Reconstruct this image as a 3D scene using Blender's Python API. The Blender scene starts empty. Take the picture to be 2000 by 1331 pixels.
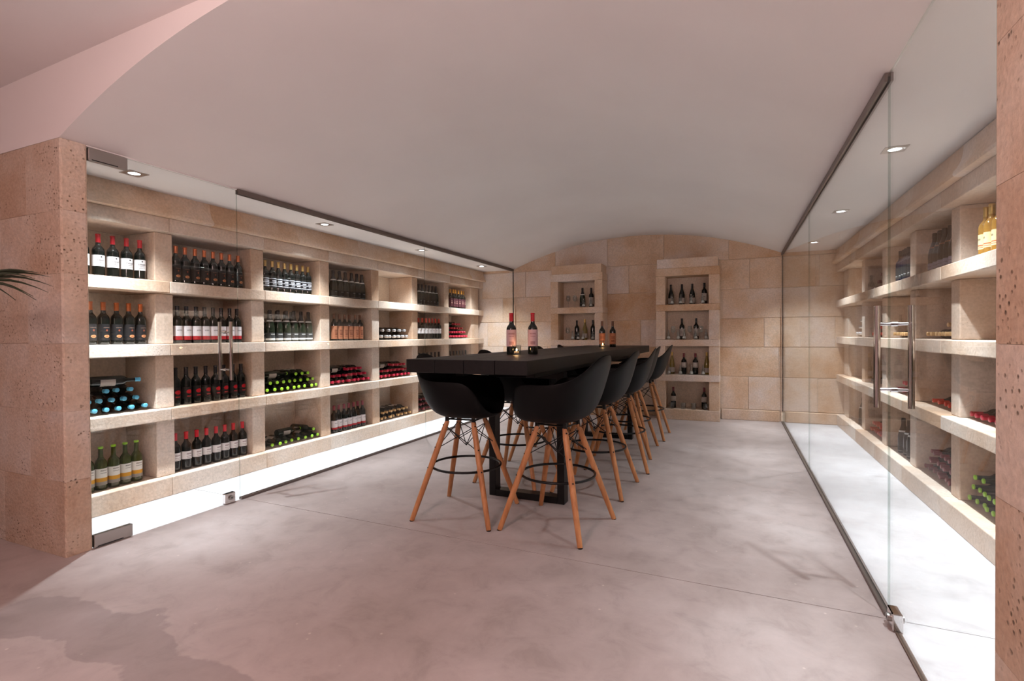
import bpy, bmesh, math, random
from mathutils import Matrix, Vector, Euler
random.seed(7)
PI = math.pi
scene = bpy.context.scene
col = scene.collection

# ------------------------------------------------------------------ camera
cam_d = bpy.data.cameras.new('camera')
cam = bpy.data.objects.new('camera', cam_d); col.objects.link(cam)
cam_d.sensor_width = 36.0; cam_d.lens = 18.0; cam_d.clip_start = 0.02; cam_d.clip_end = 100
right = Vector((0.91711, 0.39841, -0.00678)); back = Vector((0.39848, -0.91712, 0.01029))
up = back.cross(right).normalized(); right = up.cross(back).normalized(); back.normalize()
cam.matrix_world = Matrix(((right.x, up.x, back.x, 0), (right.y, up.y, back.y, 0), (right.z, up.z, back.z, 1.25), (0, 0, 0, 1)))
scene.camera = cam
# ------------------------------------------------------------------ view / world / lights
vs = scene.view_settings
vs.view_transform = 'Standard'; vs.look = 'None'; vs.gamma = 1.0; vs.use_curve_mapping = False
vs.exposure = 0.30
world = bpy.data.worlds.new('world'); scene.world = world; world.use_nodes = True
world.node_tree.nodes['Background'].inputs[0].default_value = (0.9, 0.75, 0.7, 1)
world.node_tree.nodes['Background'].inputs[1].default_value = 0.02
BEAM_W, SPILL_W = 265.0, 170.0     # each niche downlight: narrow beam and wide spill
SPOT_COL = (0.85, 0.935, 1.0)
ADDED_LAMP_L = 58.0          # radiance of the globe lamp added to light the front room
ADDED_LAMP_COL = (1.0, 0.71, 0.675, 1)

# ------------------------------------------------------------------ helpers
def link(o, parent=None):
    col.objects.link(o)
    if parent is not None: o.parent = parent
    return o
def tag(o, label=None, cat=None, group=None, kind=None):
    if label: o['label'] = label
    if cat: o['category'] = cat
    if group: o['group'] = group
    if kind: o['kind'] = kind
    return o
def empty(name, loc=(0, 0, 0), rz=0.0, **k):
    o = bpy.data.objects.new(name, None); o.location = loc; o.rotation_euler = (0, 0, rz)
    o.empty_display_size = 0.1
    link(o); return tag(o, **k)
def to_mesh(name, bm, mat, smooth=False, angle=None):
    me = bpy.data.meshes.new(name); bmesh.ops.recalc_face_normals(bm, faces=bm.faces[:])
    bm.to_mesh(me); bm.free()
    if mat: me.materials.append(mat)
    if smooth:
        for p in me.polygons: p.use_smooth = True
        if angle is not None:
            try: me.set_sharp_from_angle(angle=angle)
            except Exception: pass
    return me
def put(name, me, parent=None, loc=(0, 0, 0), rot=(0, 0, 0), **k):
    o = bpy.data.objects.new(name, me); o.location = loc; o.rotation_euler = rot
    link(o, parent); return tag(o, **k)
def add_box(bm, x0, x1, y0, y1, z0, z1, bev=0.0, seg=1):
    vs_ = [bm.verts.new(p) for p in ((x0,y0,z0),(x1,y0,z0),(x1,y1,z0),(x0,y1,z0),(x0,y0,z1),(x1,y0,z1),(x1,y1,z1),(x0,y1,z1))]
    fs = [bm.faces.new([vs_[i] for i in f]) for f in ((0,3,2,1),(4,5,6,7),(0,1,5,4),(1,2,6,5),(2,3,7,6),(3,0,4,7))]
    if bev > 0:
        es = list({e for f in fs for e in f.edges})
        bmesh.ops.bevel(bm, geom=es, offset=bev, segments=seg, affect='EDGES', profile=0.5)
_boxcache = {}
def box_obj(name, x0, x1, y0, y1, z0, z1, mat, parent=None, bev=0.004, seg=1, **k):
    """a block whose mesh is shared with blocks of the same size; origin at its base centre"""
    dx, dy, dz = round(x1-x0, 4), round(y1-y0, 4), round(z1-z0, 4)
    key = (dx, dy, dz, mat.name, bev, seg)
    if key not in _boxcache:
        bm = bmesh.new(); add_box(bm, -dx/2, dx/2, -dy/2, dy/2, 0, dz, bev, seg)
        _boxcache[key] = to_mesh(name, bm, mat)
    return put(name, _boxcache[key], parent, ((x0+x1)/2, (y0+y1)/2, z0), **k)
def add_cyl(bm, p0, p1, r0, r1=None, n=12, caps=True):
    r1 = r0 if r1 is None else r1
    p0 = Vector(p0); p1 = Vector(p1); d = (p1-p0).normalized()
    a = d.orthogonal().normalized(); b = d.cross(a)
    A = [bm.verts.new(p0 + r0*(math.cos(2*PI*i/n)*a + math.sin(2*PI*i/n)*b)) for i in range(n)]
    B = [bm.verts.new(p1 + r1*(math.cos(2*PI*i/n)*a + math.sin(2*PI*i/n)*b)) for i in range(n)]
    for i in range(n): bm.faces.new((A[i], A[(i+1) % n], B[(i+1) % n], B[i]))
    if caps: bm.faces.new(A[::-1]); bm.faces.new(B)
def add_path(bm, pts, r, n=8, closed=False):
    pts = [Vector(p) for p in pts]; m = len(pts); rings = []
    ref = Vector((0, 0, 1))
    for i, p in enumerate(pts):
        if closed: t = (pts[(i+1) % m]-pts[i-1]).normalized()
        else: t = (pts[min(i+1, m-1)]-pts[max(i-1, 0)]).normalized()
        a = t.cross(ref)
        if a.length < 1e-4: a = t.orthogonal()
        a.normalize(); b = t.cross(a)
        rings.append([bm.verts.new(p + r*(math.cos(2*PI*k/n)*a + math.sin(2*PI*k/n)*b)) for k in range(n)])
    for i in range(m if closed else m-1):
        A, B = rings[i], rings[(i+1) % m]
        for k in range(n): bm.faces.new((A[k], A[(k+1) % n], B[(k+1) % n], B[k]))
    if not closed: bm.faces.new(rings[0][::-1]); bm.faces.new(rings[-1])
def lathe(bm, prof, n=20, cap0=True, cap1=True, a0=0.0, a1=2*PI):
    full = abs(a1-a0-2*PI) < 1e-6
    m = n if full else n+1; rings = []
    for r, z in prof:
        if r < 1e-6: rings.append([bm.verts.new((0, 0, z))]); continue
        rings.append([bm.verts.new((r*math.cos(a0+(a1-a0)*i/n), r*math.sin(a0+(a1-a0)*i/n), z)) for i in range(m)])
    for A, B in zip(rings[:-1], rings[1:]):
        cnt = n
        for i in range(cnt):
            j = (i+1) % m if full else i+1
            if len(A) == 1 and len(B) == 1: continue
            if len(A) == 1: bm.faces.new((A[0], B[j], B[i]))
            elif len(B) == 1: bm.faces.new((A[i], A[j], B[0]))
            else: bm.faces.new((A[i], A[j], B[j], B[i]))
    if full:
        if cap0 and len(rings[0]) > 1: bm.faces.new(rings[0][::-1])
        if cap1 and len(rings[-1]) > 1: bm.faces.new(rings[-1])

# ------------------------------------------------------------------ materials
def srgb(r, g, b):
    f = lambda c: (c/255/12.92) if c/255 <= 0.04045 else ((c/255+0.055)/1.055)**2.4
    return (f(r), f(g), f(b), 1.0)
def new_mat(name):
    m = bpy.data.materials.new(name); m.use_nodes = True
    nt = m.node_tree; return m, nt, nt.nodes['Principled BSDF']
def N(nt, t, **k):
    n = nt.nodes.new(t)
    for a, v in k.items(): setattr(n, a, v)
    return n
def ramp(nt, stops):
    n = N(nt, 'ShaderNodeValToRGB'); e = n.color_ramp.elements
    while len(e) < len(stops): e.new(0.5)
    for x, (p, c) in zip(e, stops): x.position = p; x.color = c
    return n
def mix(nt, fac, a, b, mode='MIX'):
    n = N(nt, 'ShaderNodeMix', data_type='RGBA', blend_type=mode)
    for sock, v in ((n.inputs['Factor'], fac), (n.inputs[6], a), (n.inputs[7], b)):
        if hasattr(v, 'links') or isinstance(v, bpy.types.NodeSocket): nt.links.new(v, sock)
        else: sock.default_value = v
    return n.outputs[2]
def math_n(nt, op, a, b=None, clamp=False):
    n = N(nt, 'ShaderNodeMath', operation=op, use_clamp=clamp)
    for i, v in enumerate((a, b)):
        if v is None: continue
        if isinstance(v, bpy.types.NodeSocket): nt.links.new(v, n.inputs[i])
        else: n.inputs[i].default_value = v
    return n.outputs[0]
def plain(name, c, rough=0.5, metal=0.0, spec=0.5, **k):
    m, nt, p = new_mat(name)
    p.inputs['Base Color'].default_value = c; p.inputs['Roughness'].default_value = rough
    p.inputs['Metallic'].default_value = metal; p.inputs['Specular IOR Level'].default_value = spec
    return m
def shifted_coords(nt, vary=True):
    tc = N(nt, 'ShaderNodeTexCoord')
    if not vary: return tc.outputs['Object'], None
    oi = N(nt, 'ShaderNodeObjectInfo')
    mu = math_n(nt, 'MULTIPLY', oi.outputs['Random'], 73.0)
    ad = N(nt, 'ShaderNodeVectorMath', operation='ADD')
    nt.links.new(tc.outputs['Object'], ad.inputs[0]); nt.links.new(mu, ad.inputs[1])
    return ad.outputs[0], oi.outputs['Random']
def stone_mat(name, cols, pore=0.5, vary=True, bump=0.35, patch=1.6, pores=75, clus=0.52):
    """soft limestone: per-block tint, cloudy patches, sandy grain and small dark pores"""
    m, nt, p = new_mat(name)
    co, rnd = shifted_coords(nt, vary)
    n1 = N(nt, 'ShaderNodeTexNoise'); n1.inputs['Scale'].default_value = patch; n1.inputs['Detail'].default_value = 6; n1.inputs['Roughness'].default_value = 0.6
    nt.links.new(co, n1.inputs['Vector'])
    r1 = ramp(nt, [(0.32, cols[0]), (0.5, cols[1]), (0.68, cols[2])])
    if rnd is not None:
        s = math_n(nt, 'MULTIPLY_ADD', rnd, 0.2); nt.nodes[-1].inputs[2].default_value = -0.1
        f = math_n(nt, 'ADD', n1.outputs['Fac'], s)
        nt.links.new(f, r1.inputs['Fac'])
    else: nt.links.new(n1.outputs['Fac'], r1.inputs['Fac'])
    n2 = N(nt, 'ShaderNodeTexNoise'); n2.inputs['Scale'].default_value = 55; n2.inputs['Detail'].default_value = 4
    nt.links.new(co, n2.inputs['Vector'])
    g = ramp(nt, [(0.3, (0.86, 0.85, 0.83, 1)), (0.7, (1.08, 1.07, 1.05, 1))]); nt.links.new(n2.outputs['Fac'], g.inputs['Fac'])
    c = mix(nt, 1.0, r1.outputs['Color'], g.outputs['Color'], 'MULTIPLY')
    # pores: clustered where a coarse noise is high
    v = N(nt, 'ShaderNodeTexVoronoi'); v.inputs['Scale'].default_value = pores
    nt.links.new(co, v.inputs['Vector'])
    n3 = N(nt, 'ShaderNodeTexNoise'); n3.inputs['Scale'].default_value = 5.0; n3.inputs['Detail'].default_value = 3
    nt.links.new(co, n3.inputs['Vector'])
    cl = ramp(nt, [(clus, (0, 0, 0, 1)), (clus+.16, (1, 1, 1, 1))]); nt.links.new(n3.outputs['Fac'], cl.inputs['Fac'])
    pr = ramp(nt, [(0.10, (1, 1, 1, 1)), (0.30, (0, 0, 0, 1))]); nt.links.new(v.outputs['Distance'], pr.inputs['Fac'])
    pf = math_n(nt, 'MULTIPLY', cl.outputs['Color'], pr.outputs['Color'])
    pf2 = math_n(nt, 'MULTIPLY', pf, pore)
    c2 = mix(nt, pf2, c, (cols[0][0]*0.35, cols[0][1]*0.33, cols[0][2]*0.3, 1))
    nt.links.new(c2, p.inputs['Base Color'])
    p.inputs['Roughness'].default_value = 0.88; p.inputs['Specular IOR Level'].default_value = 0.2
    h = math_n(nt, 'MULTIPLY_ADD', pf, -1.2); nt.nodes[-1].inputs[2].default_value = 0.0
    h2 = math_n(nt, 'ADD', h, n2.outputs['Fac'])
    b = N(nt, 'ShaderNodeBump'); b.inputs['Strength'].default_value = bump; b.inputs['Distance'].default_value = 0.006
    nt.links.new(h2, b.inputs['Height']); nt.links.new(b.outputs['Normal'], p.inputs['Normal'])
    return m
M_wallstone = stone_mat('limestone_wall', [srgb(200, 163, 131), srgb(213, 187, 165), srgb(219, 204, 196)], 0.4)
M_pierstone = stone_mat('limestone_pier', [srgb(192, 164, 142), srgb(206, 186, 169), srgb(213, 200, 190)], 1.0, True, 0.9, 2.2, 46, 0.47)
M_shelfstone = stone_mat('limestone_shelf', [srgb(194, 163, 138), srgb(210, 188, 170), srgb(219, 204, 192)], 0.4)
M_niche = stone_mat('limestone_niche', [srgb(210, 188, 168), srgb(220, 202, 185), srgb(227, 211, 196)], 0.12, True, 0.15)
M_mortar = stone_mat('lime_mortar', [srgb(208, 186, 164), srgb(216, 196, 176), srgb(222, 204, 186)], 0.1, False)
def plaster_mat(name, a, b):
    m, nt, p = new_mat(name)
    tc = N(nt, 'ShaderNodeTexCoord')
    n = N(nt, 'ShaderNodeTexNoise'); n.inputs['Scale'].default_value = 0.9; n.inputs['Detail'].default_value = 5
    nt.links.new(tc.outputs['Object'], n.inputs['Vector'])
    r = ramp(nt, [(0.3, a), (0.7, b)]); nt.links.new(n.outputs['Fac'], r.inputs['Fac'])
    nt.links.new(r.outputs['Color'], p.inputs['Base Color'])
    p.inputs['Roughness'].default_value = 0.75; p.inputs['Specular IOR Level'].default_value = 0.25
    n2 = N(nt, 'ShaderNodeTexNoise'); n2.inputs['Scale'].default_value = 7; n2.inputs['Detail'].default_value = 5
    nt.links.new(tc.outputs['Object'], n2.inputs['Vector'])
    bu = N(nt, 'ShaderNodeBump'); bu.inputs['Strength'].default_value = 0.12; bu.inputs['Distance'].default_value = 0.01
    nt.links.new(n2.outputs['Fac'], bu.inputs['Height']); nt.links.new(bu.outputs['Normal'], p.inputs['Normal'])
    return m
M_plaster = plaster_mat('ceiling_plaster', srgb(226, 221, 220), srgb(233, 229, 228))
M_band = plaster_mat('white_plaster', srgb(234, 227, 225), srgb(238, 232, 230))
def floor_mat(name, stops):
    m, nt, p = new_mat(name)
    tc = N(nt, 'ShaderNodeTexCoord'); co = tc.outputs['Object']
    n1 = N(nt, 'ShaderNodeTexNoise'); n1.inputs['Scale'].default_value = 0.8; n1.inputs['Detail'].default_value = 8; n1.inputs['Roughness'].default_value = 0.62
    nt.links.new(co, n1.inputs['Vector'])
    r1 = ramp(nt, stops); nt.links.new(n1.outputs['Fac'], r1.inputs['Fac'])
    n2 = N(nt, 'ShaderNodeTexNoise'); n2.inputs['Scale'].default_value = 5; n2.inputs['Detail'].default_value = 9; n2.inputs['Distortion'].default_value = 0.5; n2.inputs['Roughness'].default_value = 0.7
    nt.links.new(co, n2.inputs['Vector'])
    r2 = ramp(nt, [(0.32, (0.80, 0.785, 0.775, 1)), (0.48, (0.96, 0.955, 0.95, 1)), (0.68, (1.06, 1.06, 1.06, 1))]); nt.links.new(n2.outputs['Fac'], r2.inputs['Fac'])
    c = mix(nt, 1.0, r1.outputs['Color'], r2.outputs['Color'], 'MULTIPLY')
    # damp-looking stain of irregular outline near the entrance
    sx = N(nt, 'ShaderNodeSeparateXYZ'); nt.links.new(co, sx.inputs[0])
    n3 = N(nt, 'ShaderNodeTexNoise'); n3.inputs['Scale'].default_value = 3.2; n3.inputs['Detail'].default_value = 7
    nt.links.new(co, n3.inputs['Vector'])
    def ell(cx, cy, ax, ay, tilt):
        X = math_n(nt, 'SUBTRACT', sx.outputs['X'], cx); Y = math_n(nt, 'SUBTRACT', sx.outputs['Y'], cy)
        u = math_n(nt, 'ADD', math_n(nt, 'MULTIPLY', X, math.cos(tilt)/ax), math_n(nt, 'MULTIPLY', Y, math.sin(tilt)/ax))
        v = math_n(nt, 'ADD', math_n(nt, 'MULTIPLY', X, -math.sin(tilt)/ay), math_n(nt, 'MULTIPLY', Y, math.cos(tilt)/ay))
        return math_n(nt, 'SQRT', math_n(nt, 'ADD', math_n(nt, 'MULTIPLY', u, u), math_n(nt, 'MULTIPLY', v, v)))
    d = math_n(nt, 'MINIMUM', ell(-2.72, 1.28, 0.46, 0.16, 0.25), ell(-2.28, 1.27, 0.36, 0.115, 0.1))
    d = math_n(nt, 'MINIMUM', d, ell(-1.78, 1.2, 0.42, 0.15, -0.1))
    d2 = math_n(nt, 'ADD', d, math_n(nt, 'MULTIPLY', math_n(nt, 'SUBTRACT', n3.outputs['Fac'], 0.5), 1.5))
    rs = ramp(nt, [(0.93, (1, 1, 1, 1)), (1.0, (0, 0, 0, 1))]); nt.links.new(d2, rs.inputs['Fac'])
    c2 = mix(nt, math_n(nt, 'MULTIPLY', rs.outputs['Color'], 0.85), c, mix(nt, 1.0, c, (0.74, 0.73, 0.74, 1), 'MULTIPLY'))
    # pale flecks
    v = N(nt, 'ShaderNodeTexVoronoi'); v.inputs['Scale'].default_value = 9; nt.links.new(co, v.inputs['Vector'])
    rv = ramp(nt, [(0.02, (1, 1, 1, 1)), (0.07, (0, 0, 0, 1))]); nt.links.new(v.outputs['Distance'], rv.inputs['Fac'])
    c3 = mix(nt, math_n(nt, 'MULTIPLY', rv.outputs['Color'], 0.45), c2, srgb(226, 214, 205))
    nt.links.new(c3, p.inputs['Base Color'])
    rr = ramp(nt, [(0.3, (0.42, 0.42, 0.42, 1)), (0.7, (0.6, 0.6, 0.6, 1))]); nt.links.new(n2.outputs['Fac'], rr.inputs['Fac'])
    nt.links.new(rr.outputs['Color'], p.inputs['Roughness']); p.inputs['Specular IOR Level'].default_value = 0.35
    bu = N(nt, 'ShaderNodeBump'); bu.inputs['Strength'].default_value = 0.08; bu.inputs['Distance'].default_value = 0.004
    nt.links.new(n2.outputs['Fac'], bu.inputs['Height']); nt.links.new(bu.outputs['Normal'], p.inputs['Normal'])
    return m
M_floor = floor_mat('polished_concrete', [(0.3, srgb(158, 144, 139)), (0.5, srgb(175, 161, 157)), (0.7, srgb(190, 179, 176))])
M_cellfloor = floor_mat('pale_sealed_concrete', [(0.3, srgb(178, 174, 174)), (0.5, srgb(194, 191, 192)), (0.7, srgb(206, 204, 206))])
M_joint = plain('floor_joint', srgb(96, 80, 72), 0.9)
def pane_mat(name, tint, refl=1.0):
    m, nt, p = new_mat(name); nt.nodes.remove(p)
    out = nt.nodes['Material Output']
    tr = N(nt, 'ShaderNodeBsdfTransparent'); tr.inputs[0].default_value = tint
    gl = N(nt, 'ShaderNodeBsdfGlossy'); gl.inputs['Roughness'].default_value = 0.0
    fr = N(nt, 'ShaderNodeFresnel'); fr.inputs['IOR'].default_value = 1.5
    # the Fresnel node flips the IOR on back faces; feed it a front-facing normal so both faces mirror alike
    geo = N(nt, 'ShaderNodeNewGeometry')
    io = N(nt, 'ShaderNodeMix'); io.data_type = 'FLOAT'
    nt.links.new(geo.outputs['Backfacing'], io.inputs[0]); io.inputs[2].default_value = 1.5; io.inputs[3].default_value = 1/1.5
    nt.links.new(io.outputs[0], fr.inputs['IOR'])
    mx = N(nt, 'ShaderNodeMixShader')
    nt.links.new(math_n(nt, 'MULTIPLY', fr.outputs[0], refl), mx.inputs[0]); nt.links.new(tr.outputs[0], mx.inputs[1]); nt.links.new(gl.outputs[0], mx.inputs[2])
    nt.links.new(mx.outputs[0], out.inputs[0])
    return m
M_pane = pane_mat('clear_glass_pane', (0.985, 0.992, 0.988, 1), 0.85)
M_drink = pane_mat('clear_drinking_glass', (0.9, 0.92, 0.92, 1), 1.6)
M_glassedge = pane_mat('polished_pane_edge', (0.80, 0.845, 0.83, 1), 0.9)
M_steel = plain('brushed_steel', srgb(176, 170, 166), 0.28, 1.0)
M_chrome = plain('polished_steel', srgb(214, 210, 208), 0.08, 1.0)
M_track = plain('dark_track_metal', srgb(122, 111, 106), 0.42, 0.6)
M_black = plain('black_gap', srgb(18, 15, 14), 0.6)
def emis(name, c, s):
    m, nt, p = new_mat(name)
    p.inputs['Base Color'].default_value = (0, 0, 0, 1)
    p.inputs['Emission Color'].default_value = c; p.inputs['Emission Strength'].default_value = s
    return m
M_lens = emis('lamp_lens', (0.92, 0.96, 1.0, 1), 14.0)
M_globe = emis('added_lamp_globe', ADDED_LAMP_COL, ADDED_LAMP_L)
M_flame = emis('candle_flame', (1.0, 0.55, 0.18, 1), 30.0)
def wood_mat():
    m, nt, p = new_mat('oiled_beech')
    co, rnd = shifted_coords(nt)
    mp = N(nt, 'ShaderNodeMapping'); mp.inputs['Scale'].default_value = (40, 40, 3); nt.links.new(co, mp.inputs['Vector'])
    n = N(nt, 'ShaderNodeTexNoise'); n.inputs['Scale'].default_value = 1.0; n.inputs['Detail'].default_value = 5; nt.links.new(mp.outputs[0], n.inputs['Vector'])
    r = ramp(nt, [(0.3, srgb(170, 108, 64)), (0.55, srgb(196, 134, 86)), (0.75, srgb(208, 150, 104))]); nt.links.new(n.outputs['Fac'], r.inputs['Fac'])
    nt.links.new(r.outputs['Color'], p.inputs['Base Color']); p.inputs['Roughness'].default_value = 0.45
    return m
M_wood = wood_mat()
def shell_mat():
    m, nt, p = new_mat('black_moulded_plastic')
    p.inputs['Base Color'].default_value = srgb(9, 8, 9); p.inputs['Roughness'].default_value = 0.5; p.inputs['Specular IOR Level'].default_value = 0.17
    tc = N(nt, 'ShaderNodeTexCoord'); n = N(nt, 'ShaderNodeTexNoise'); n.inputs['Scale'].default_value = 320; nt.links.new(tc.outputs['Object'], n.inputs['Vector'])
    bu = N(nt, 'ShaderNodeBump'); bu.inputs['Strength'].default_value = 0.06; bu.inputs['Distance'].default_value = 0.001
    nt.links.new(n.outputs['Fac'], bu.inputs['Height']); nt.links.new(bu.outputs['Normal'], p.inputs['Normal'])
    return m
M_shell = shell_mat()
M_blackmetal = plain('black_painted_steel', srgb(17, 15, 15), 0.38, 0.3, 0.5)
def table_mat():
    m, nt, p = new_mat('black_stained_oak')
    co, rnd = shifted_coords(nt)
    mp = N(nt, 'ShaderNodeMapping'); mp.inputs['Scale'].default_value = (45, 2.2, 45); nt.links.new(co, mp.inputs['Vector'])
    n = N(nt, 'ShaderNodeTexNoise'); n.inputs['Scale'].default_value = 1; n.inputs['Detail'].default_value = 6; nt.links.new(mp.outputs[0], n.inputs['Vector'])
    r = ramp(nt, [(0.3, srgb(9, 8, 8)), (0.7, srgb(19, 17, 17))]); nt.links.new(n.outputs['Fac'], r.inputs['Fac'])
    nt.links.new(r.outputs['Color'], p.inputs['Base Color']); p.inputs['Roughness'].default_value = 0.48; p.inputs['Specular IOR Level'].default_value = 0.32
    bu = N(nt, 'ShaderNodeBump'); bu.inputs['Strength'].default_value = 0.2; bu.inputs['Distance'].default_value = 0.001
    nt.links.new(n.outputs['Fac'], bu.inputs['Height']); nt.links.new(bu.outputs['Normal'], p.inputs['Normal'])
    return m
M_table = table_mat()
M_leaf = plain('palm_leaf', srgb(38, 52, 26), 0.45)
M_pot = plain('terracotta_pot', srgb(150, 96, 70), 0.8)
M_soil = plain('potting_soil', srgb(50, 38, 30), 0.95)

# ------------------------------------------------------------------ the setting
XL, XR = -3.49, 0.62          # glass planes
YB = 8.15                     # back wall
YF = 1.644                    # face of the entrance wall
ZS, ZC = 2.385, 2.868          # vault springing / front-room ceiling
# floor: base with two poured slabs, a saw-cut joint between them
fl = tag(bpy.data.objects.new('floor', None), 'pinkish polished concrete floor under the table and stools', 'floor', kind='structure'); link(fl)
bm = bmesh.new(); add_box(bm, -6.2, 4.2, -4.2, 8.6, -0.06, -0.012)
put('joint_bed', to_mesh('joint_bed', bm, M_joint), fl)
jy = lambda x: 2.705 - 0.0255*(x-0.0)
def slab(pts, mat=M_floor):
    bm = bmesh.new(); T = [bm.verts.new((x, y, 0)) for x, y in pts]; Bv = [bm.verts.new((x, y, -0.012)) for x, y in pts]
    bm.faces.new(T); n = len(pts)
    for i in range(n): bm.faces.new((T[i], Bv[i], Bv[(i+1) % n], T[(i+1) % n]))
    put('floor_slab', to_mesh('floor_slab', bm, mat), fl)
g2 = .0025
slab([(-6.2, -4.2), (4.2, -4.2), (4.2, 1.6), (XR, 1.6), (XR, jy(XR)-g2), (XL, jy(XL)-g2), (XL, 1.72), (-6.2, 1.72)])
slab([(XL, jy(XL)+g2), (XR, jy(XR)+g2), (XR, 8.3), (XL, 8.3)])
for xa, xb, y0 in ((-4.8, XL, 1.72), (XR, 2.0, 1.6)):      # paler sealed floor behind the glass
    slab([(xa, y0), (xb, y0), (xb, jy(xb)-g2), (xa, jy(xa)-g2)], M_cellfloor)
    slab([(xa, jy(xa)+g2), (xb, jy(xb)+g2), (xb, 8.3), (xa, 8.3)], M_cellfloor)
# barrel vault between the glass walls
def vault_z(x, y):
    s = 0.445 - 0.035*(y-YF)/(YB-YF); d = abs(x-(XL+XR)/2)/((XR-XL)/2)
    return ZS + s*(1-min(d, 1)**2.1)
bm = bmesh.new(); nx, ny = 48, 12
g = [[bm.verts.new((XL+(XR-XL)*i/nx, YF+(YB+.02-YF)*j/ny, vault_z(XL+(XR-XL)*i/nx, YF+(YB-YF)*j/ny))) for i in range(nx+1)] for j in range(ny+1)]
for j in range(ny):
    for i in range(nx): bm.faces.new((g[j][i], g[j][i+1], g[j+1][i+1], g[j+1][i]))
put('ceiling', to_mesh('ceiling', bm, M_plaster, True), label='low plastered barrel-vault ceiling over the tasting table', cat='ceiling', kind='structure')
bm = bmesh.new(); cp = [(-6.3, 2.715), (-1.5, 2.868), (4.3, 2.868)]
A = [bm.verts.new((x, -4.3, z)) for x, z in cp]; Bv = [bm.verts.new((x, YF+.005, z)) for x, z in cp]
for i in range(2): bm.faces.new((A[i], A[i+1], Bv[i+1], Bv[i]))
r_ = bmesh.ops.extrude_face_region(bm, geom=bm.faces[:]); bmesh.ops.translate(bm, vec=(0, 0, .1), verts=[v for v in r_['geom'] if isinstance(v, bmesh.types.BMVert)])
put('ceiling', to_mesh('ceiling', bm, M_plaster), label='flat plaster ceiling of the front room at upper left', cat='ceiling', kind='structure')
bm = bmesh.new(); add_box(bm, -4.75, XL, 1.70, YB+.02, 2.378, 2.46)
put('ceiling', to_mesh('ceiling', bm, M_plaster), label='flat white ceiling with downlights behind the left glass', cat='ceiling', kind='structure')
bm = bmesh.new(); add_box(bm, XR, 1.95, 1.60, YB+.02, 2.386, 2.46)
put('ceiling', to_mesh('ceiling', bm, M_plaster), label='flat white ceiling with downlights behind the right glass', cat='ceiling', kind='structure')
# white lintel band with the arch cut out of it
bm = bmesh.new()
def lint(y):
    lo = [(-6.2, ZS)] + [(XL+(XR-XL)*i/48, vault_z(XL+(XR-XL)*i/48, YF)) for i in range(49)] + [(4.2, ZS)]
    return [bm.verts.new((x, y, z)) for x, z in lo], [bm.verts.new((x, y, ZC+.02)) for x, z in lo]
(l0, h0), (l1, h1) = lint(YF), lint(YF+.12)
for i in range(len(l0)-1):
    bm.faces.new((l0[i], l0[i+1], h0[i+1], h0[i])); bm.faces.new((l1[i+1], l1[i], h1[i], h1[i+1])); bm.faces.new((l0[i+1], l0[i], l1[i], l1[i+1]))
put('wall_front', to_mesh('wall_front', bm, M_band), label='smooth white plaster band above the arched opening', cat='wall', kind='structure')
# front room shell (behind and beside the camera)
def shell_wall(name, b, label):
    bm = bmesh.new(); add_box(bm, *b); put(name, to_mesh(name, bm, M_band), label=label, cat='wall', kind='structure')
shell_wall('wall_entrance', (-6.2, 4.2, -4.3, -4.2, 0, ZC), 'plain plaster wall of the front room behind the viewpoint')
shell_wall('wall_west', (-6.3, -6.2, -4.3, 1.7, 0, ZC), 'plain plaster side wall of the front room at far left')
shell_wall('wall_east', (4.2, 4.3, -4.3, 1.7, 0, ZC), 'plain plaster side wall of the front room at far right')
# masonry walls built of blocks over a mortar bed
def clip_rows(zs, ztop): return [(a, min(b, ztop)) for a, b in zip(zs[:-1], zs[1:]) if a < ztop-0.02]
wb = empty('wall_back', (0, YB, 0), label='pale limestone block wall at the far end of the cellar', cat='wall', kind='structure')
bm = bmesh.new(); add_box(bm, -4.8, 2.0, 0.005, 0.2, 0, 2.9); put('mortar_bed', to_mesh('mortar_bed', bm, M_mortar), wb)
rows = [(0.15, 0.627), (0.627, 1.055), (1.055, 1.475), (1.475, 1.898), (1.898, 2.335), (2.335, 2.80)]
J = 0.006
for ri, (a, b) in enumerate(rows):
    off = 0.29 if ri in (2, 4, 0) else -0.16
    x = off - 0.87*6; xs = []
    while x < 2.6: xs.append(x); x += 0.87 + random.uniform(-.06, .06) if abs(x-off) > 0.5 else 0.87
    xs = [max(-4.75, min(1.95, q)) for q in xs]
    for p, q in zip(xs[:-1], xs[1:]):
        if q-p < 0.05: continue
        box_obj('stone_block', p+J/2, q-J/2, -0.004, 0.03, a+J/2, b-J/2, M_wallstone, wb, 0.003)
bb = empty('baseboard_back', (0, YB, 0), label='low stone skirting course along the back wall', cat='skirting', kind='structure')
for p, q in ((-4.05, -2.73), (-1.85, -1.08), (-0.18, 0.58), (0.66, 1.30)):
    box_obj('skirting_stone', p, q, -0.05, -0.005, 0, 0.15, M_wallstone, bb, 0.006)
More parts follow.
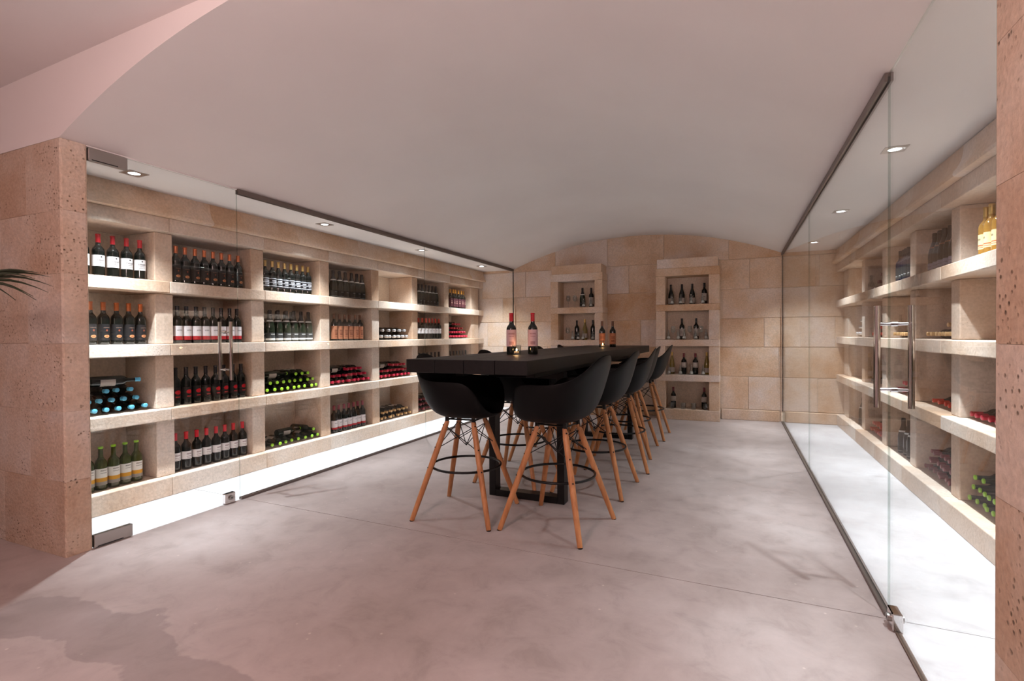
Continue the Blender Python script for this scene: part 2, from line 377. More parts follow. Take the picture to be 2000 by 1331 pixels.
# entrance piers
def pier(name, x0, x1, y0, y1, face_y, edge_x, label):
    w = empty(name, ((x0+x1)/2, y0, 0), label=label, cat='pier', kind='structure')
    ox, oy = (x0+x1)/2, y0
    bm = bmesh.new(); add_box(bm, x0+.006-ox if edge_x == x0 else x0-ox, x1-.006-ox if edge_x == x1 else x1-ox, .005, y1-y0, 0, ZS-.001)
    put('mortar_bed', to_mesh('mortar_bed', bm, M_mortar), w)
    zs = [0, 0.43, 0.83, 1.22, 1.62, 1.98, ZS-.002]
    for r, (a, b) in enumerate(zip(zs[:-1], zs[1:])):
        inward = 1 if edge_x == x0 else -1
        x = edge_x; first = True
        while (x-x0) * (x-x1) <= 0:
            L = (0.36 if r % 2 else 0.66) if first else 0.68
            nxp = x + inward*L
            nxp = max(x0, min(x1, nxp))
            if abs(nxp-x) < 0.03: break
            p, q = sorted((x, nxp))
            if first:
                bm = bmesh.new(); add_box(bm, p-ox, q-ox, -.001, y1-y0, 0, b-a-.0012)
                bmesh.ops.subdivide_edges(bm, edges=[e for e in bm.edges if abs((e.verts[0].co-e.verts[1].co).z) > .1], cuts=30)
                ce = edge_x-ox
                vedge = [e for e in bm.edges if all(abs(v.co.x-ce) < 1e-4 for v in e.verts) and abs(e.verts[0].co.y-e.verts[1].co.y) < 1e-5 and abs(e.verts[0].co.z-e.verts[1].co.z) > 1e-4]
                bmesh.ops.bevel(bm, geom=vedge, offset=.009, segments=2, affect='EDGES', profile=.5)
                for v in bm.verts:
                    if abs(v.co.x-ce) < .0055 and (v.co.y < .0048 or v.co.y > y1-y0-.0055) and .0005 < abs(v.co.x-ce):
                        v.co.x += inward*abs(random.gauss(0, .0026)); v.co.y += (1 if v.co.y < .01 else -1)*abs(random.gauss(0, .0026))
                put('stone_block', to_mesh('stone_block', bm, M_pierstone), w, (0, 0, a+.0006))
            else: box_obj('stone_block', p+.0006-ox, q-.0006-ox, -0.001, (y1-y0) if first else 0.08, a+.0006, b-.0006, M_pierstone, w, 0.0035, 2)
            first = False; x = nxp
    return w
pier('wall_left', -6.2, -3.482, YF, 1.774, YF, -3.482, 'rough pitted limestone pier at the left beside the glass door')
pier('wall_right', 0.612, 4.2, 1.36, 1.699, 1.36, 0.612, 'rough pitted limestone pier cut off by the right edge')

# ------------------------------------------------------------------ stone wine shelving
SH = [(1.60, 1.692), (1.108, 1.20), (0.598, 0.69)]   # shelf slabs
PL = 0.147                                            # plinth top
def shelving(name, side, x_edge, x_stile, x_back, stiles, y0, y1, label):
    """side=+1: opens towards +X (left wall), side=-1: towards -X (right wall)"""
    e = empty(name, (x_edge, (y0+y1)/2, 0), label=label, cat='shelving')
    ox, oy = x_edge, (y0+y1)/2
    def blk(n, xa, xb, ya, yb, za, zb, mat=M_shelfstone, bev=0.006):
        p, q = sorted((xa, xb)); box_obj(n, p-ox, q-ox, ya-oy, yb-oy, za, zb, mat, e, bev, 2)
    cuts = [y0] + [(a+b)/2+random.uniform(-.03, .03) for a, b in stiles if y0+.2 < (a+b)/2 < y1-.2] + [y1]
    g_ = .0012
    for ya, yb in zip(cuts[:-1], cuts[1:]):
        blk('plinth_stone', x_edge, x_back, ya+g_, yb-g_, 0, PL)
        for za, zb in SH: blk('shelf', x_edge, x_back, ya+g_, yb-g_, za, zb)
        blk('lintel_stone', x_edge, x_back, ya+g_, yb-g_, 2.08, 2.19)
    # uprights, one stone per storey
    lev = [(PL, SH[2][0]), (SH[2][1], SH[1][0]), (SH[1][1], SH[0][0]), (SH[0][1], 2.08)]
    for a, b in stiles:
        for za, zb in lev: blk('upright', x_stile, x_back, a, b, za+.0005, zb-.0005, M_shelfstone, 0.007)
    # niche back, one panel per storey
    for za, zb in lev:
        p, q = sorted((x_back, x_back-side*0.05)); box_obj('back_panel', p-ox, q-ox, y0-oy, y1-oy, za, zb, M_niche, e, 0.0)
    # cornice with a swept cove and rolled lip, in stones
    prof = [(-.10, 2.379), (.0, 2.379), (.004, 2.33), (.014, 2.285), (.032, 2.245), (.05, 2.225), (.055, 2.21), (.05, 2.195), (.03, 2.19), (-.10, 2.19)]
    c2 = [y0] + [y0 + k*0.93+0.35 for k in range(0, 8) if y0+k*.93+.35 < y1-.2] + [y1]
    for ya, yb in zip(c2[:-1], c2[1:]):
        bm = bmesh.new(); L = yb-ya-.002
        A = [bm.verts.new((side*px, -L/2, pz-2.19)) for px, pz in prof]; Bv = [bm.verts.new((side*px, L/2, pz-2.19)) for px, pz in prof]
        n = len(prof); bm.faces.new(A); bm.faces.new(Bv[::-1])
        for i in range(n): bm.faces.new((A[i], A[(i+1) % n], Bv[(i+1) % n], Bv[i]))
        put('cornice_stone', to_mesh('cornice_stone', bm, M_wallstone, True, 0.6), e, (0, (ya+yb)/2-oy, 2.19))
    return e
LST = [(2.563+.87*k, 2.704+.87*k) for k in range(-1, 6)] + [(7.80, 8.08)]
RST = [(4.237+.885*k, 4.380+.885*k) for k in range(-2, 4)] + [(7.79, 8.08)]
shelving('stone_shelving', 1, -4.085, -4.155, -4.545, LST, 1.70, YB-.006, 'pale limestone wine shelving along the left wall behind glass')
shelving('stone_shelving', -1, 1.27, 1.35, 1.74, RST, 1.72, YB-.006, 'pale limestone wine shelving along the right wall behind glass')
# end return piers at the far ends are part of the last upright

# back-wall niche cabinets
def back_unit(x0, x1, o0, o1, label):
    y0, yb = 7.80, YB-.006
    e = empty('stone_niche_cabinet', ((x0+x1)/2, y0, 0), label=label, cat='shelving', group=None)
    ox, oy = (x0+x1)/2, y0
    def blk(n, xa, xb, ya, yb_, za, zb, mat=M_wallstone, bev=0.006): box_obj(n, xa-ox, xb-ox, ya-oy, yb_-oy, za, zb, mat, e, bev, 2)
    blk('plinth_stone', x0, x1, y0, yb, 0, 0.153)
    sh = [(.563, .657), (1.076, 1.17), (1.59, 1.683)]
    for a, b in sh: blk('shelf', x0, x1, y0, yb, a, b)
    lv = [(0.153, .563), (.657, 1.076), (1.17, 1.59), (1.683, 2.10)]
    for a, b in lv:
        blk('upright', x0+.004, o0, y0+.008, yb, a, b); blk('upright', o1, x1-.004, y0+.008, yb, a, b)
        blk('back_panel', o0-.01, o1+.01, yb-.04, yb, a, b, M_niche, 0.0)
    blk('lintel_stone', x0, x1, y0, yb, 2.10, 2.215); blk('top_stone', x0+.02, x1-.02, y0+.004, yb, 2.215, 2.352)
    return e
back_unit(-2.715, -1.862, -2.585, -1.99, 'limestone niche cabinet on the back wall left of centre')
back_unit(-1.070, -0.190, -0.935, -0.335, 'limestone niche cabinet on the back wall right of centre')

# ------------------------------------------------------------------ glass walls
GT = 0.010
def pane(name, x, ya, yb, z0, z1, parent, ox=0, oy=0):
    bm = bmesh.new()
    add_box(bm, -GT/2, GT/2, -(yb-ya)/2, (yb-ya)/2, 0, z1-z0)
    me = to_mesh(name, bm, M_pane); me.materials.append(M_glassedge)
    for p in me.polygons:
        if abs(p.normal.y) > 0.5 or abs(p.normal.z) > 0.5: p.material_index = 1
    return put(name, me, parent, (x-ox, (ya+yb)/2-oy, z0))
ZT = 2.375
wn = 0
for x, spans, side in ((XL, ((2.7655, 5.346), (5.349, YB-.055)), 'left'), (XR, ((2.7095, 5.321), (5.324, YB-.055)), 'right')):
    for k, (ya, yb) in enumerate(spans):
        wn += 1
        w = empty('window_%d' % wn, (x, (ya+yb)/2, 0), label='clear fixed glass pane of the %s glass wall, %s half' % (side, ('nearer', 'farther')[k]), cat='glass pane', kind='structure')
        pane('pane', x, ya, yb, 0.012, ZT-.008, w, x, (ya+yb)/2)
tn = 0
for x, ya, side in ((XL, 2.768, 'left'), (XR, 2.712, 'right')):
    for z0, z1, nm in ((0, .018, 'floor'), (ZT-.03, ZS-.002, 'ceiling')):
        tn += 1
        bm = bmesh.new(); yb = YB-.056
        add_box(bm, -.016, -.0055, -(yb-ya)/2, (yb-ya)/2, 0, z1-z0); add_box(bm, .0055, .016, -(yb-ya)/2, (yb-ya)/2, 0, z1-z0)
        if nm == 'floor': add_box(bm, -.0055, .0055, -(yb-ya)/2, (yb-ya)/2, 0, .010)
        else: add_box(bm, -.0055, .0055, -(yb-ya)/2, (yb-ya)/2, .021, z1-z0)
        put('trim_%d' % tn, to_mesh('track', bm, M_track), None, (x, (ya+yb)/2, z0), label='slim dark metal %s channel holding the %s glass wall' % (nm, side), cat='channel', kind='structure')
    tn += 1
    bm = bmesh.new(); add_box(bm, -.008, .008, -.004, .004, 0, ZT-.035-.15)
    put('trim_%d' % tn, to_mesh('edge_seal', bm, M_black), None, (x, YB-.006-.044, .152), label='thin dark seal where the %s glass meets the back wall' % side, cat='seal', kind='structure')
def glass_door(name, x, ya, yb, s, label):
    """s=+1: the room (vault) side lies towards +X"""
    d = empty(name, (x, ya, 0), label=label, cat='glass door', kind='structure')
    pane('pane', x, ya, yb, 0.008, ZT-.003, d, x, ya)
    for z0 in (0.006, ZT-.078):
        bm = bmesh.new(); add_box(bm, -.016, .016, 0.004, 0.215, 0, .074, .002)
        h = put('hinge_patch', to_mesh('hinge_patch', bm, M_steel), d, (0, 0, z0))
        bm = bmesh.new(); add_box(bm, -.0175, .0175, 0.02, 0.16, .003, .008); put('seam', to_mesh('seam', bm, M_black), h)
    if s < 0:
        bm = bmesh.new(); add_box(bm, -.010, .010, .22, yb-ya-.14, 0, .0075); put('gap_shadow', to_mesh('gap_shadow', bm, plain('gap_shadow_brown', srgb(96, 74, 62), .6)), d, (0, 0, .0003))  # brown strip stands in for the shadow in the gap below the door
    hy = 2.655-ya if s > 0 else 2.634-ya
    pu = tag(bpy.data.objects.new('pull_handle', None)); link(pu, d); pu.location = (0, hy, 0.93)
    for sx in (-1, 1):
        bm = bmesh.new(); add_cyl(bm, (sx*.06, 0, 0), (sx*.06, 0, .435), .0125, n=20)
        put('handle_bar', to_mesh('handle_bar', bm, M_chrome, True, 0.6), pu)
    for z in (.078, .357):
        bm = bmesh.new(); add_cyl(bm, (-.06, 0, z), (.06, 0, z), .0065, n=12); add_cyl(bm, (-.012, 0, z), (.012, 0, z), .011, n=12)
        put('standoff', to_mesh('standoff', bm, M_chrome, True, 0.6), pu)
    bm = bmesh.new(); add_box(bm, -.019, .019, 0, .085, 0, .075, .004)
    lk = put('floor_lock', to_mesh('floor_lock', bm, M_chrome), d, (0, yb-ya-.135, .004))
    bm = bmesh.new(); add_cyl(bm, (-.03, .045, .04), (.03, .045, .04), .017, n=16); put('lock_cylinder', to_mesh('lock_cylinder', bm, M_steel, True, 0.6), lk)
    bm = bmesh.new(); add_cyl(bm, (-.0305, .045, .04), (.0305, .045, .04), .006, n=8); put('keyhole', to_mesh('keyhole', bm, M_black), lk)
    return d
glass_door('door_1', XL, 1.775, 2.762, 1, 'frameless glass door beside the left pier with steel pull handle')
glass_door('door_2', XR, 1.7005, 2.706, -1, 'frameless glass door beside the right pier with steel pull handle')

# ------------------------------------------------------------------ downlights
def downlight(x, y, z, label, group):
    e = empty('ceiling_downlight', (x, y, z), label=label, cat='downlight', group=group)
    bm = bmesh.new(); s = .062
    # square plate with a round hole
    n = 24; inner = [bm.verts.new((.036*math.cos(2*PI*i/n), .036*math.sin(2*PI*i/n), -.004)) for i in range(n)]
    outer = []
    for i in range(n):
        a = 2*PI*i/n; c, t = math.cos(a), math.sin(a); m = max(abs(c), abs(t)); outer.append(bm.verts.new((s*c/m, s*t/m, -.004)))
    rim = [bm.verts.new((v.co.x, v.co.y, 0)) for v in outer]
    for i in range(n):
        j = (i+1) % n
        bm.faces.new((inner[i], inner[j], outer[j], outer[i])); bm.faces.new((outer[i], outer[j], rim[j], rim[i]))
    put('trim_plate', to_mesh('trim_plate', bm, M_steel), e)
    bm = bmesh.new(); lathe(bm, [(0, -.006), (.02, -.0055), (.034, -.002), (.035, -.0005)], 24, False, False)
    put('lens', to_mesh('lens', bm, M_lens, True), e)
    for nm, w, ang, bl in (('downlight_beam', BEAM_W, 56, 1.0), ('downlight_spill', SPILL_W, 106, 1.0)):
        ld = bpy.data.lights.new(nm, 'SPOT'); ld.energy = w; ld.color = SPOT_COL
        ld.spot_size = math.radians(ang); ld.spot_blend = bl; ld.shadow_soft_size = 0.02
        lo = bpy.data.objects.new(nm, ld); link(lo, e); lo.location = (0, 0, -.03)
pos = ('nearest', 'second-nearest', 'third-nearest', 'farthest')
for i, y in enumerate((2.2, 3.978, 5.713, 7.461)):
    downlight(-3.77, y, 2.378, 'square steel downlight in the ceiling behind left glass, %s' % pos[i], 'downlights behind the left glass')
for i, y in enumerate((2.11, 3.863, 5.615, 7.38)):
    downlight(0.912, y, 2.386, 'square steel downlight in the ceiling behind right glass, %s' % pos[i], 'downlights behind the right glass')
e = empty('added_lamp', (-1.2, -0.25, ZC), label='added globe lamp lighting the front room, unseen behind viewpoint', cat='added lamp')  # hanging globe added out of view as the front room's warm light
bm = bmesh.new(); lathe(bm, [(0, 0), (.06, 0), (.055, -.025), (0, -.03)], 20, False, False); put('canopy', to_mesh('canopy', bm, M_steel, True, 0.6), e)
bm = bmesh.new(); add_cyl(bm, (0, 0, -.46), (0, 0, -.02), .004, n=8); put('cord', to_mesh('cord', bm, M_black), e)
bm = bmesh.new(); bmesh.ops.create_uvsphere(bm, u_segments=24, v_segments=14, radius=.22, matrix=Matrix.Translation((0, 0, -.68))); put('globe', to_mesh('globe', bm, M_globe, True), e)

# ------------------------------------------------------------------ table
TZ = 1.10
tb = empty('tasting_table', (-1.50, 4.905, 0), math.radians(-0.7), label='long black-stained plank bar table on black loop legs in the middle', cat='table')
TW, TL = 0.85, 4.29
for k in range(4):
    w = TW/4
    box_obj('plank', -TW/2+k*w+.0018, -TW/2+(k+1)*w-.0018, -TL/2, TL/2, TZ-.085, TZ, M_table, tb, .003, 2)
for y in (-1.27, 1.27):
    bm = bmesh.new(); hw = .308
    for xa, xb, za, zb in ((-hw, -hw+.055, 0, TZ-.125), (hw-.055, hw, 0, TZ-.125), (-hw+.055, hw-.055, 0, .05), (-hw+.055, hw-.055, TZ-.175, TZ-.125)):
        add_box(bm, xa+.06, xb+.06, y-.045, y+.045, za, zb, .002)
    put('leg_frame', to_mesh('leg_frame', bm, M_blackmetal), tb)
for x in (-.2, .32):
    box_obj('rail', x-.03, x+.03, -TL/2+.3, TL/2-.3, TZ-.125, TZ-.0855, M_blackmetal, tb, .002)

# ------------------------------------------------------------------ bar stools
def interp(tab, s):
    for (a, va), (b, vb) in zip(tab[:-1], tab[1:]):
        if s <= b:
            t = (s-a)/(b-a); t = t*t*(3-2*t) if False else t
            return va+(vb-va)*t
    return tab[-1][1]
def smooth_tab(tab, s, w=6):
    return sum(interp(tab, min(180, max(0, abs(s+d)))) if s+d <= 180 else interp(tab, 360-(s+d)) for d in (-w, -w/2, 0, w/2, w))/5
SEATZ = 0.685
def shell_mesh():
    bm = bmesh.new(); nA, nT = 64, 18
    Ht = [(0, .438), (10, .436), (20, .415), (32, .365), (44, .315), (56, .283), (68, .268), (82, .262), (100, .262), (112, .258), (120, .235), (128, .17), (136, .10), (148, .055), (162, .035), (180, .03)]
    Rt = [(0, .338), (20, .338), (45, .342), (65, .33), (90, .305), (105, .312), (115, .328), (122, .338), (130, .32), (140, .295), (155, .265), (180, .25)]
    rings = []
    for t_ in range(1, nT+1):
        t = t_/nT; ring = []
        for k in range(nA):
            s = 360*k/nA; s_ = s if s <= 180 else 360-s
            H = smooth_tab(Ht, s_); Rm = smooth_tab(Rt, s_)
            back_ = max(0.0, math.cos(math.radians(s_)))
            r1, r2 = .74-.04*back_, .97-.25*back_
            r = 3*t*(1-t)**2*r1*Rm + 3*t*t*(1-t)*r2*Rm + t**3*Rm
            z = 3*t*t*(1-t)*(.06+.16*back_)*H + t**3*H + .012*(1-t)*0
            a = math.radians(s)
            ring.append(bm.verts.new((-r*math.cos(a), r*math.sin(a), z)))
        rings.append(ring)
    c = bm.verts.new((0, 0, 0))
    for k in range(nA): bm.faces.new((c, rings[0][k], rings[0][(k+1) % nA]))
    for A, B in zip(rings[:-1], rings[1:]):
        for k in range(nA): bm.faces.new((A[k], B[k], B[(k+1) % nA], A[(k+1) % nA]))
    bmesh.ops.recalc_face_normals(bm, faces=bm.faces[:])
    # thickness with a rolled rim
    me = to_mesh('shell', bm, M_shell, True)
    return me
ME_shell = shell_mesh()
TOP, FOOT, LZ = .098, .280, .655
def leg_pt(sx, sy, z):
    f = z/LZ; o = FOOT+(TOP-FOOT)*f
    return Vector((sx*o, sy*o, z))
def leg_mesh():
    # local: foot at origin, leaning inward for the (+,+) corner
    bm = bmesh.new()
    P = [leg_pt(1, 1, z) for z in (0.0, .02, .35, .60, LZ)]; o = leg_pt(1, 1, 0)
    rr = [.0155, .0165, .020, .0195, .015]
    for a, b, ra, rb in zip(P[:-1], P[1:], rr[:-1], rr[1:]): add_cyl(bm, a-o, b-o, ra, rb, 14, False)
    bmesh.ops.remove_doubles(bm, verts=bm.verts[:], dist=.0004)
    es = [e for e in bm.edges if e.is_boundary]
    bmesh.ops.contextual_create(bm, geom=[e for e in es if e.verts[0].co.z < .05]); 
    bmesh.ops.contextual_create(bm, geom=[e for e in es if e.verts[0].co.z > .5])
    return to_mesh('leg', bm, M_wood, True, 0.7)
ME_leg = leg_mesh()
bm = bmesh.new(); lathe(bm, [(0, 0), (.0157, 0), (.0157, .004), (0, .004)], 12); ME_glide = to_mesh('glide', bm, M_blackmetal)
bm = bmesh.new(); add_cyl(bm, (0, 0, -.004), (0, 0, .004), .005, n=8); ME_bolt = to_mesh('bolt', bm, M_blackmetal)
bm = bmesh.new(); add_path(bm, [(.242*math.cos(2*PI*i/40), .242*math.sin(2*PI*i/40), 0) for i in range(40)], .0085, 8, True); ME_ring = to_mesh('foot_ring', bm, M_blackmetal, True)
def brace_mesh():
    # wires on the side between corners (+,-) and (+,+)
    bm = bmesh.new()
    a1, a0 = leg_pt(1, -1, .625), leg_pt(1, -1, .475); b1, b0 = leg_pt(1, 1, .625), leg_pt(1, 1, .475)
    add_cyl(bm, a1+Vector((.004, 0, 0)), b0+Vector((.004, 0, 0)), .0032, n=6); add_cyl(bm, b1-Vector((.004, 0, 0)), a0-Vector((.004, 0, 0)), .0032, n=6)
    cpt = Vector((.02, 0, .50)); 
    add_cyl(bm, a1, (.0, 0, .475), .003, n=6); add_cyl(bm, b1, (.0, 0, .475), .003, n=6)
    return to_mesh('wire_brace', bm, M_blackmetal)
ME_brace = brace_mesh()
def mount_mesh():
    bm = bmesh.new()
    for s in (-1, 1):
        add_path(bm, [(-.115, s*.098, .64), (-.11, s*.1, .672), (.11, s*.1, .672), (.115, s*.098, .64)], .006, 8)
        add_path(bm, [(s*.098, -.1, .664), (s*.098, .1, .664)], .006, 8)
    for sx in (-1, 1):
        for sy in (-1, 1): add_cyl(bm, (sx*.1, sy*.1, .655), (sx*.1, sy*.1, .695), .014, n=10)
    return to_mesh('seat_mount', bm, M_blackmetal, True, 0.6)
ME_mount = mount_mesh()
def stool(x, y, rz, label):
    e = empty('bar_stool', (x, y, 0), rz, label=label, cat='bar stool', group='black shell bar stools around the table')
    sh = put('shell', ME_shell, e, (-.01, 0, SEATZ))
    so = sh.modifiers.new('thickness', 'SOLIDIFY'); so.thickness = .008; so.offset = 0
    bv = sh.modifiers.new('rim', 'BEVEL'); bv.width = .0035; bv.segments = 2; bv.limit_method = 'ANGLE'; bv.angle_limit = math.radians(60)
    put('seat_mount', ME_mount, e)
    put('foot_ring', ME_ring, e, (0, 0, .34))
    for k in range(4):
        a = k*PI/2; c, s = round(math.cos(a)), round(math.sin(a))
        q = (c*1-s*1, s*1+c*1)
        lg = put('leg', ME_leg, e, (q[0]*FOOT, q[1]*FOOT, .003), (0, 0, a))
        put('glide', ME_glide, lg, (0, 0, -.003))
        for z in (.34, .475, .625):
            o = leg_pt(1, 1, z)-leg_pt(1, 1, 0); n = Vector((1, 1, .28)).normalized()
            put('bolt', ME_bolt, lg, o+n*.0185, n.to_track_quat('Z', 'Y').to_euler())
        put('wire_brace', ME_brace, e, (0, 0, 0), (0, 0, a))
    return e
sp = ('nearest', 'second-nearest', 'middle', 'second-farthest', 'farthest')
RS = [(-1.068, 3.203, -8), (-1.045, 4.11, -2), (-1.02, 4.915, 6), (-1.07, 5.60, 0), (-1.035, 6.44, 0)]
LS = [(-1.742, 3.187, 4), (-1.735, 4.11, -3), (-1.79, 4.93, 3), (-1.77, 5.62, 0), (-1.78, 6.45, 2)]
for i, (x, y, a) in enumerate(RS): stool(x, y, PI+math.radians(a), 'black shell bar stool with wooden legs, right side of table, %s' % sp[i])
for i, (x, y, a) in enumerate(LS): stool(x, y, math.radians(a), 'black shell bar stool with wooden legs, left side of table, %s' % sp[i])

# ------------------------------------------------------------------ bottles
def glass_bottle_mat(name, c, rough=0.08, alpha=None):
    m, nt, p = new_mat(name)
    p.inputs['Base Color'].default_value = c; p.inputs['Roughness'].default_value = rough; p.inputs['Specular IOR Level'].default_value = 0.6
    if alpha: p.inputs['Transmission Weight'].default_value = alpha
    return m
G_dark = glass_bottle_mat('dark_bottle_glass', srgb(14, 18, 15))
G_green = glass_bottle_mat('green_bottle_glass', srgb(62, 74, 26), .1, .25)
G_champ = glass_bottle_mat('deep_green_bottle_glass', srgb(16, 28, 17))
G_amber = glass_bottle_mat('golden_wine_glass', srgb(190, 140, 62), .1, .35)
G_pale = glass_bottle_mat('pale_wine_glass', srgb(150, 128, 62), .1, .4)
G_blue = glass_bottle_mat('blue_black_glass', srgb(20, 26, 44))
def foil(name, c, rough=.35, metal=0.0): return plain(name, c, rough, metal)
C_red = foil('red_foil', srgb(196, 22, 38)); C_copper = foil('copper_foil', srgb(196, 104, 52), .35, .4); C_gold = foil('gold_foil', srgb(196, 164, 96), .35, .5)
C_black = foil('black_foil', srgb(26, 22, 24)); C_blue = foil('blue_foil', srgb(92, 178, 214)); C_lime = foil('lime_foil', srgb(150, 206, 44))
C_yellow = foil('yellow_foil', srgb(214, 150, 48)); C_silver = foil('silver_foil', srgb(188, 186, 188), .3, .6); C_crimson = foil('crimson_foil', srgb(176, 28, 58))
C_wine = foil('burgundy_foil', srgb(122, 42, 52)); C_orange = foil('vermilion_foil', srgb(206, 58, 38)); C_brown = foil('brown_foil', srgb(104, 66, 44)); C_tan = foil('tan_foil', srgb(196, 156, 104))
def label_mat(name, base, ink=None, rows_=(), emblem=None, oval=None, band=None):
    """paper label; y runs across, z up the bottle (object space). rows_: list of (z, half height, half width) of fine lettering"""
    m, nt, p = new_mat(name)
    tc = N(nt, 'ShaderNodeTexCoord'); sx = N(nt, 'ShaderNodeSeparateXYZ'); nt.links.new(tc.outputs['UV'], sx.inputs[0])
    y, z = sx.outputs['X'], sx.outputs['Y']      # the label strip is unwrapped in metres
    c = base
    if band:
        for z0, z1, bc in band:
            f = math_n(nt, 'MULTIPLY', math_n(nt, 'GREATER_THAN', z, z0), math_n(nt, 'LESS_THAN', z, z1)); c = mix(nt, f, c, bc)
    if rows_:
        w = N(nt, 'ShaderNodeTexNoise'); w.inputs['Scale'].default_value = 420; w.inputs['Detail'].default_value = 1
        nt.links.new(tc.outputs['UV'], w.inputs['Vector'])
        letters = math_n(nt, 'GREATER_THAN', w.outputs['Fac'], .47)
        for zc, hh, hw in rows_:
            f = math_n(nt, 'MULTIPLY', math_n(nt, 'LESS_THAN', math_n(nt, 'ABSOLUTE', math_n(nt, 'SUBTRACT', z, zc)), hh), math_n(nt, 'LESS_THAN', math_n(nt, 'ABSOLUTE', y), hw))
            c = mix(nt, math_n(nt, 'MULTIPLY', f, letters), c, ink)
    def disc(zc, ry, rz_):
        a = math_n(nt, 'DIVIDE', y, ry); b = math_n(nt, 'DIVIDE', math_n(nt, 'SUBTRACT', z, zc), rz_)
        return math_n(nt, 'LESS_THAN', math_n(nt, 'ADD', math_n(nt, 'MULTIPLY', a, a), math_n(nt, 'MULTIPLY', b, b)), 1.0)
    for d in (emblem or ()): c = mix(nt, disc(*d[:3]), c, d[3])
    for d in (oval or ()): c = mix(nt, disc(*d[:3]), c, d[3])
    if isinstance(c, bpy.types.NodeSocket): nt.links.new(c, p.inputs['Base Color'])
    else: p.inputs['Base Color'].default_value = c
    p.inputs['Roughness'].default_value = .6; p.inputs['Specular IOR Level'].default_value = .25
    return m
W = srgb(226, 220, 218); INK = srgb(60, 52, 54)
L_white = label_mat('white_label_print', W, INK, [(.118, .007, .024), (.103, .004, .016), (.09, .0025, .02)], [(.142, .006, .006, INK)])
L_white2 = label_mat('white_label_fine_print', W, srgb(140, 110, 110), [(.128, .006, .02), (.108, .003, .02), (.094, .0025, .016)])
L_oval = label_mat('black_label_orange_oval', srgb(30, 27, 28), srgb(120, 96, 84), [(.125, .003, .02)], [(.105, .006, .007, srgb(140, 70, 50))], [(.062, .017, .0105, srgb(208, 140, 92)), (.062, .012, .006, srgb(150, 92, 62))])
L_wr = label_mat('white_label_red_foot', srgb(214, 206, 206), srgb(120, 110, 110), [(.11, .005, .02)], band=[(0, .062, srgb(166, 34, 40))])
L_stripe = label_mat('black_label_silver_stripes', srgb(24, 24, 28), srgb(200, 200, 206), [(.112, .006, .026), (.082, .004, .022)], band=[(.13, .137, srgb(190, 192, 198)), (.094, .1, srgb(200, 202, 208)), (.06, .066, srgb(190, 192, 198))])
L_grey = label_mat('charcoal_label', srgb(44, 46, 46), srgb(190, 190, 188), [(.075, .004, .025)], band=[(.02, .036, srgb(196, 196, 194))])
L_base = label_mat('dark_label_pale_foot', srgb(24, 26, 24), srgb(150, 150, 148), [(.07, .004, .02)], band=[(.0, .022, srgb(176, 176, 174))])
L_tan = label_mat('russet_label', srgb(176, 116, 86), srgb(96, 44, 34), [(.12, .006, .024), (.1, .005, .024), (.075, .012, .02), (.045, .004, .024)])
L_redblk = label_mat('black_label_red_patch', srgb(22, 18, 18), srgb(210, 60, 60), [(.07, .004, .018)], oval=[(.108, .022, .017, srgb(184, 22, 34))])
L_maroon = label_mat('maroon_label', srgb(70, 30, 38), srgb(190, 150, 130), [(.12, .004, .02), (.09, .008, .02)])
L_yel = label_mat('white_label_yellow_foot', srgb(222, 218, 210), srgb(110, 104, 96), [(.14, .005, .02), (.122, .003, .02)], band=[(.06, .088, srgb(206, 150, 44)), (.035, .06, srgb(150, 146, 140))])
L_pink = label_mat('pale_pink_label', srgb(214, 180, 184), srgb(150, 100, 104), [(.155, .006, .022), (.136, .003, .02), (.085, .012, .018), (.06, .003, .024)])
L_blank = label_mat('worn_paper_label', srgb(184, 174, 166), srgb(110, 100, 96), [(.11, .005, .02), (.09, .003, .02)])
L_gold = label_mat('cream_label', srgb(226, 208, 160), srgb(60, 50, 40), [(.115, .006, .014)], band=[(.075, .082, srgb(196, 96, 60)), (.064, .068, srgb(196, 96, 60))])
L_lil = label_mat('lilac_grey_foot_label', srgb(150, 146, 160), srgb(70, 66, 78), [(.06, .003, .03), (.035, .004, .03)])
L_white3 = label_mat('white_collar', srgb(206, 206, 204))
PROF = {
 'bordeaux': [(0, .004), (.02, 0), (.034, 0), (.0372, .004), (.0375, .02), (.0375, .185), (.036, .198), (.031, .21), (.022, .222), (.0165, .232), (.0148, .245), (.0143, .30), (.0158, .301), (.0158, .308), (.0145, .31), (0, .31)],
 'burgundy': [(0, .004), (.022, 0), (.038, 0), (.0405, .004), (.041, .02), (.041, .135), (.0395, .155), (.033, .183), (.024, .21), (.0178, .23), (.0152, .25), (.0145, .295), (.0158, .296), (.0158, .303), (.0145, .305), (0, .305)],
 'champagne': [(0, .004), (.024, 0), (.041, 0), (.0438, .005), (.044, .02), (.044, .14), (.042, .165), (.034, .2), (.0245, .23), (.0185, .25), (.0165, .27), (.0175, .285), (.0175, .31), (.015, .316), (0, .316)],
 'flute': [(0, .004), (.02, 0), (.0345, 0), (.037, .004), (.0372, .02), (.0372, .125), (.035, .155), (.028, .2), (.02, .24), (.0155, .265), (.0145, .3), (.0155, .322), (.0145, .325), (0, .325)],
}
def prof_r(prof, z):
    P = PROF[prof][2:-1]
    for (ra, za), (rb, zb) in zip(P[:-1], P[1:]):
        if za <= z <= zb and zb > za: return ra+(rb-ra)*(z-za)/(zb-za)
    return P[-1][0]
_mc = {}
def body_mesh(prof, mat):
    k = ('b', prof, mat.name)
    if k not in _mc:
        bm = bmesh.new(); lathe(bm, PROF[prof], 18, False, False); _mc[k] = to_mesh('body', bm, mat, True, 0.9)
    return _mc[k]
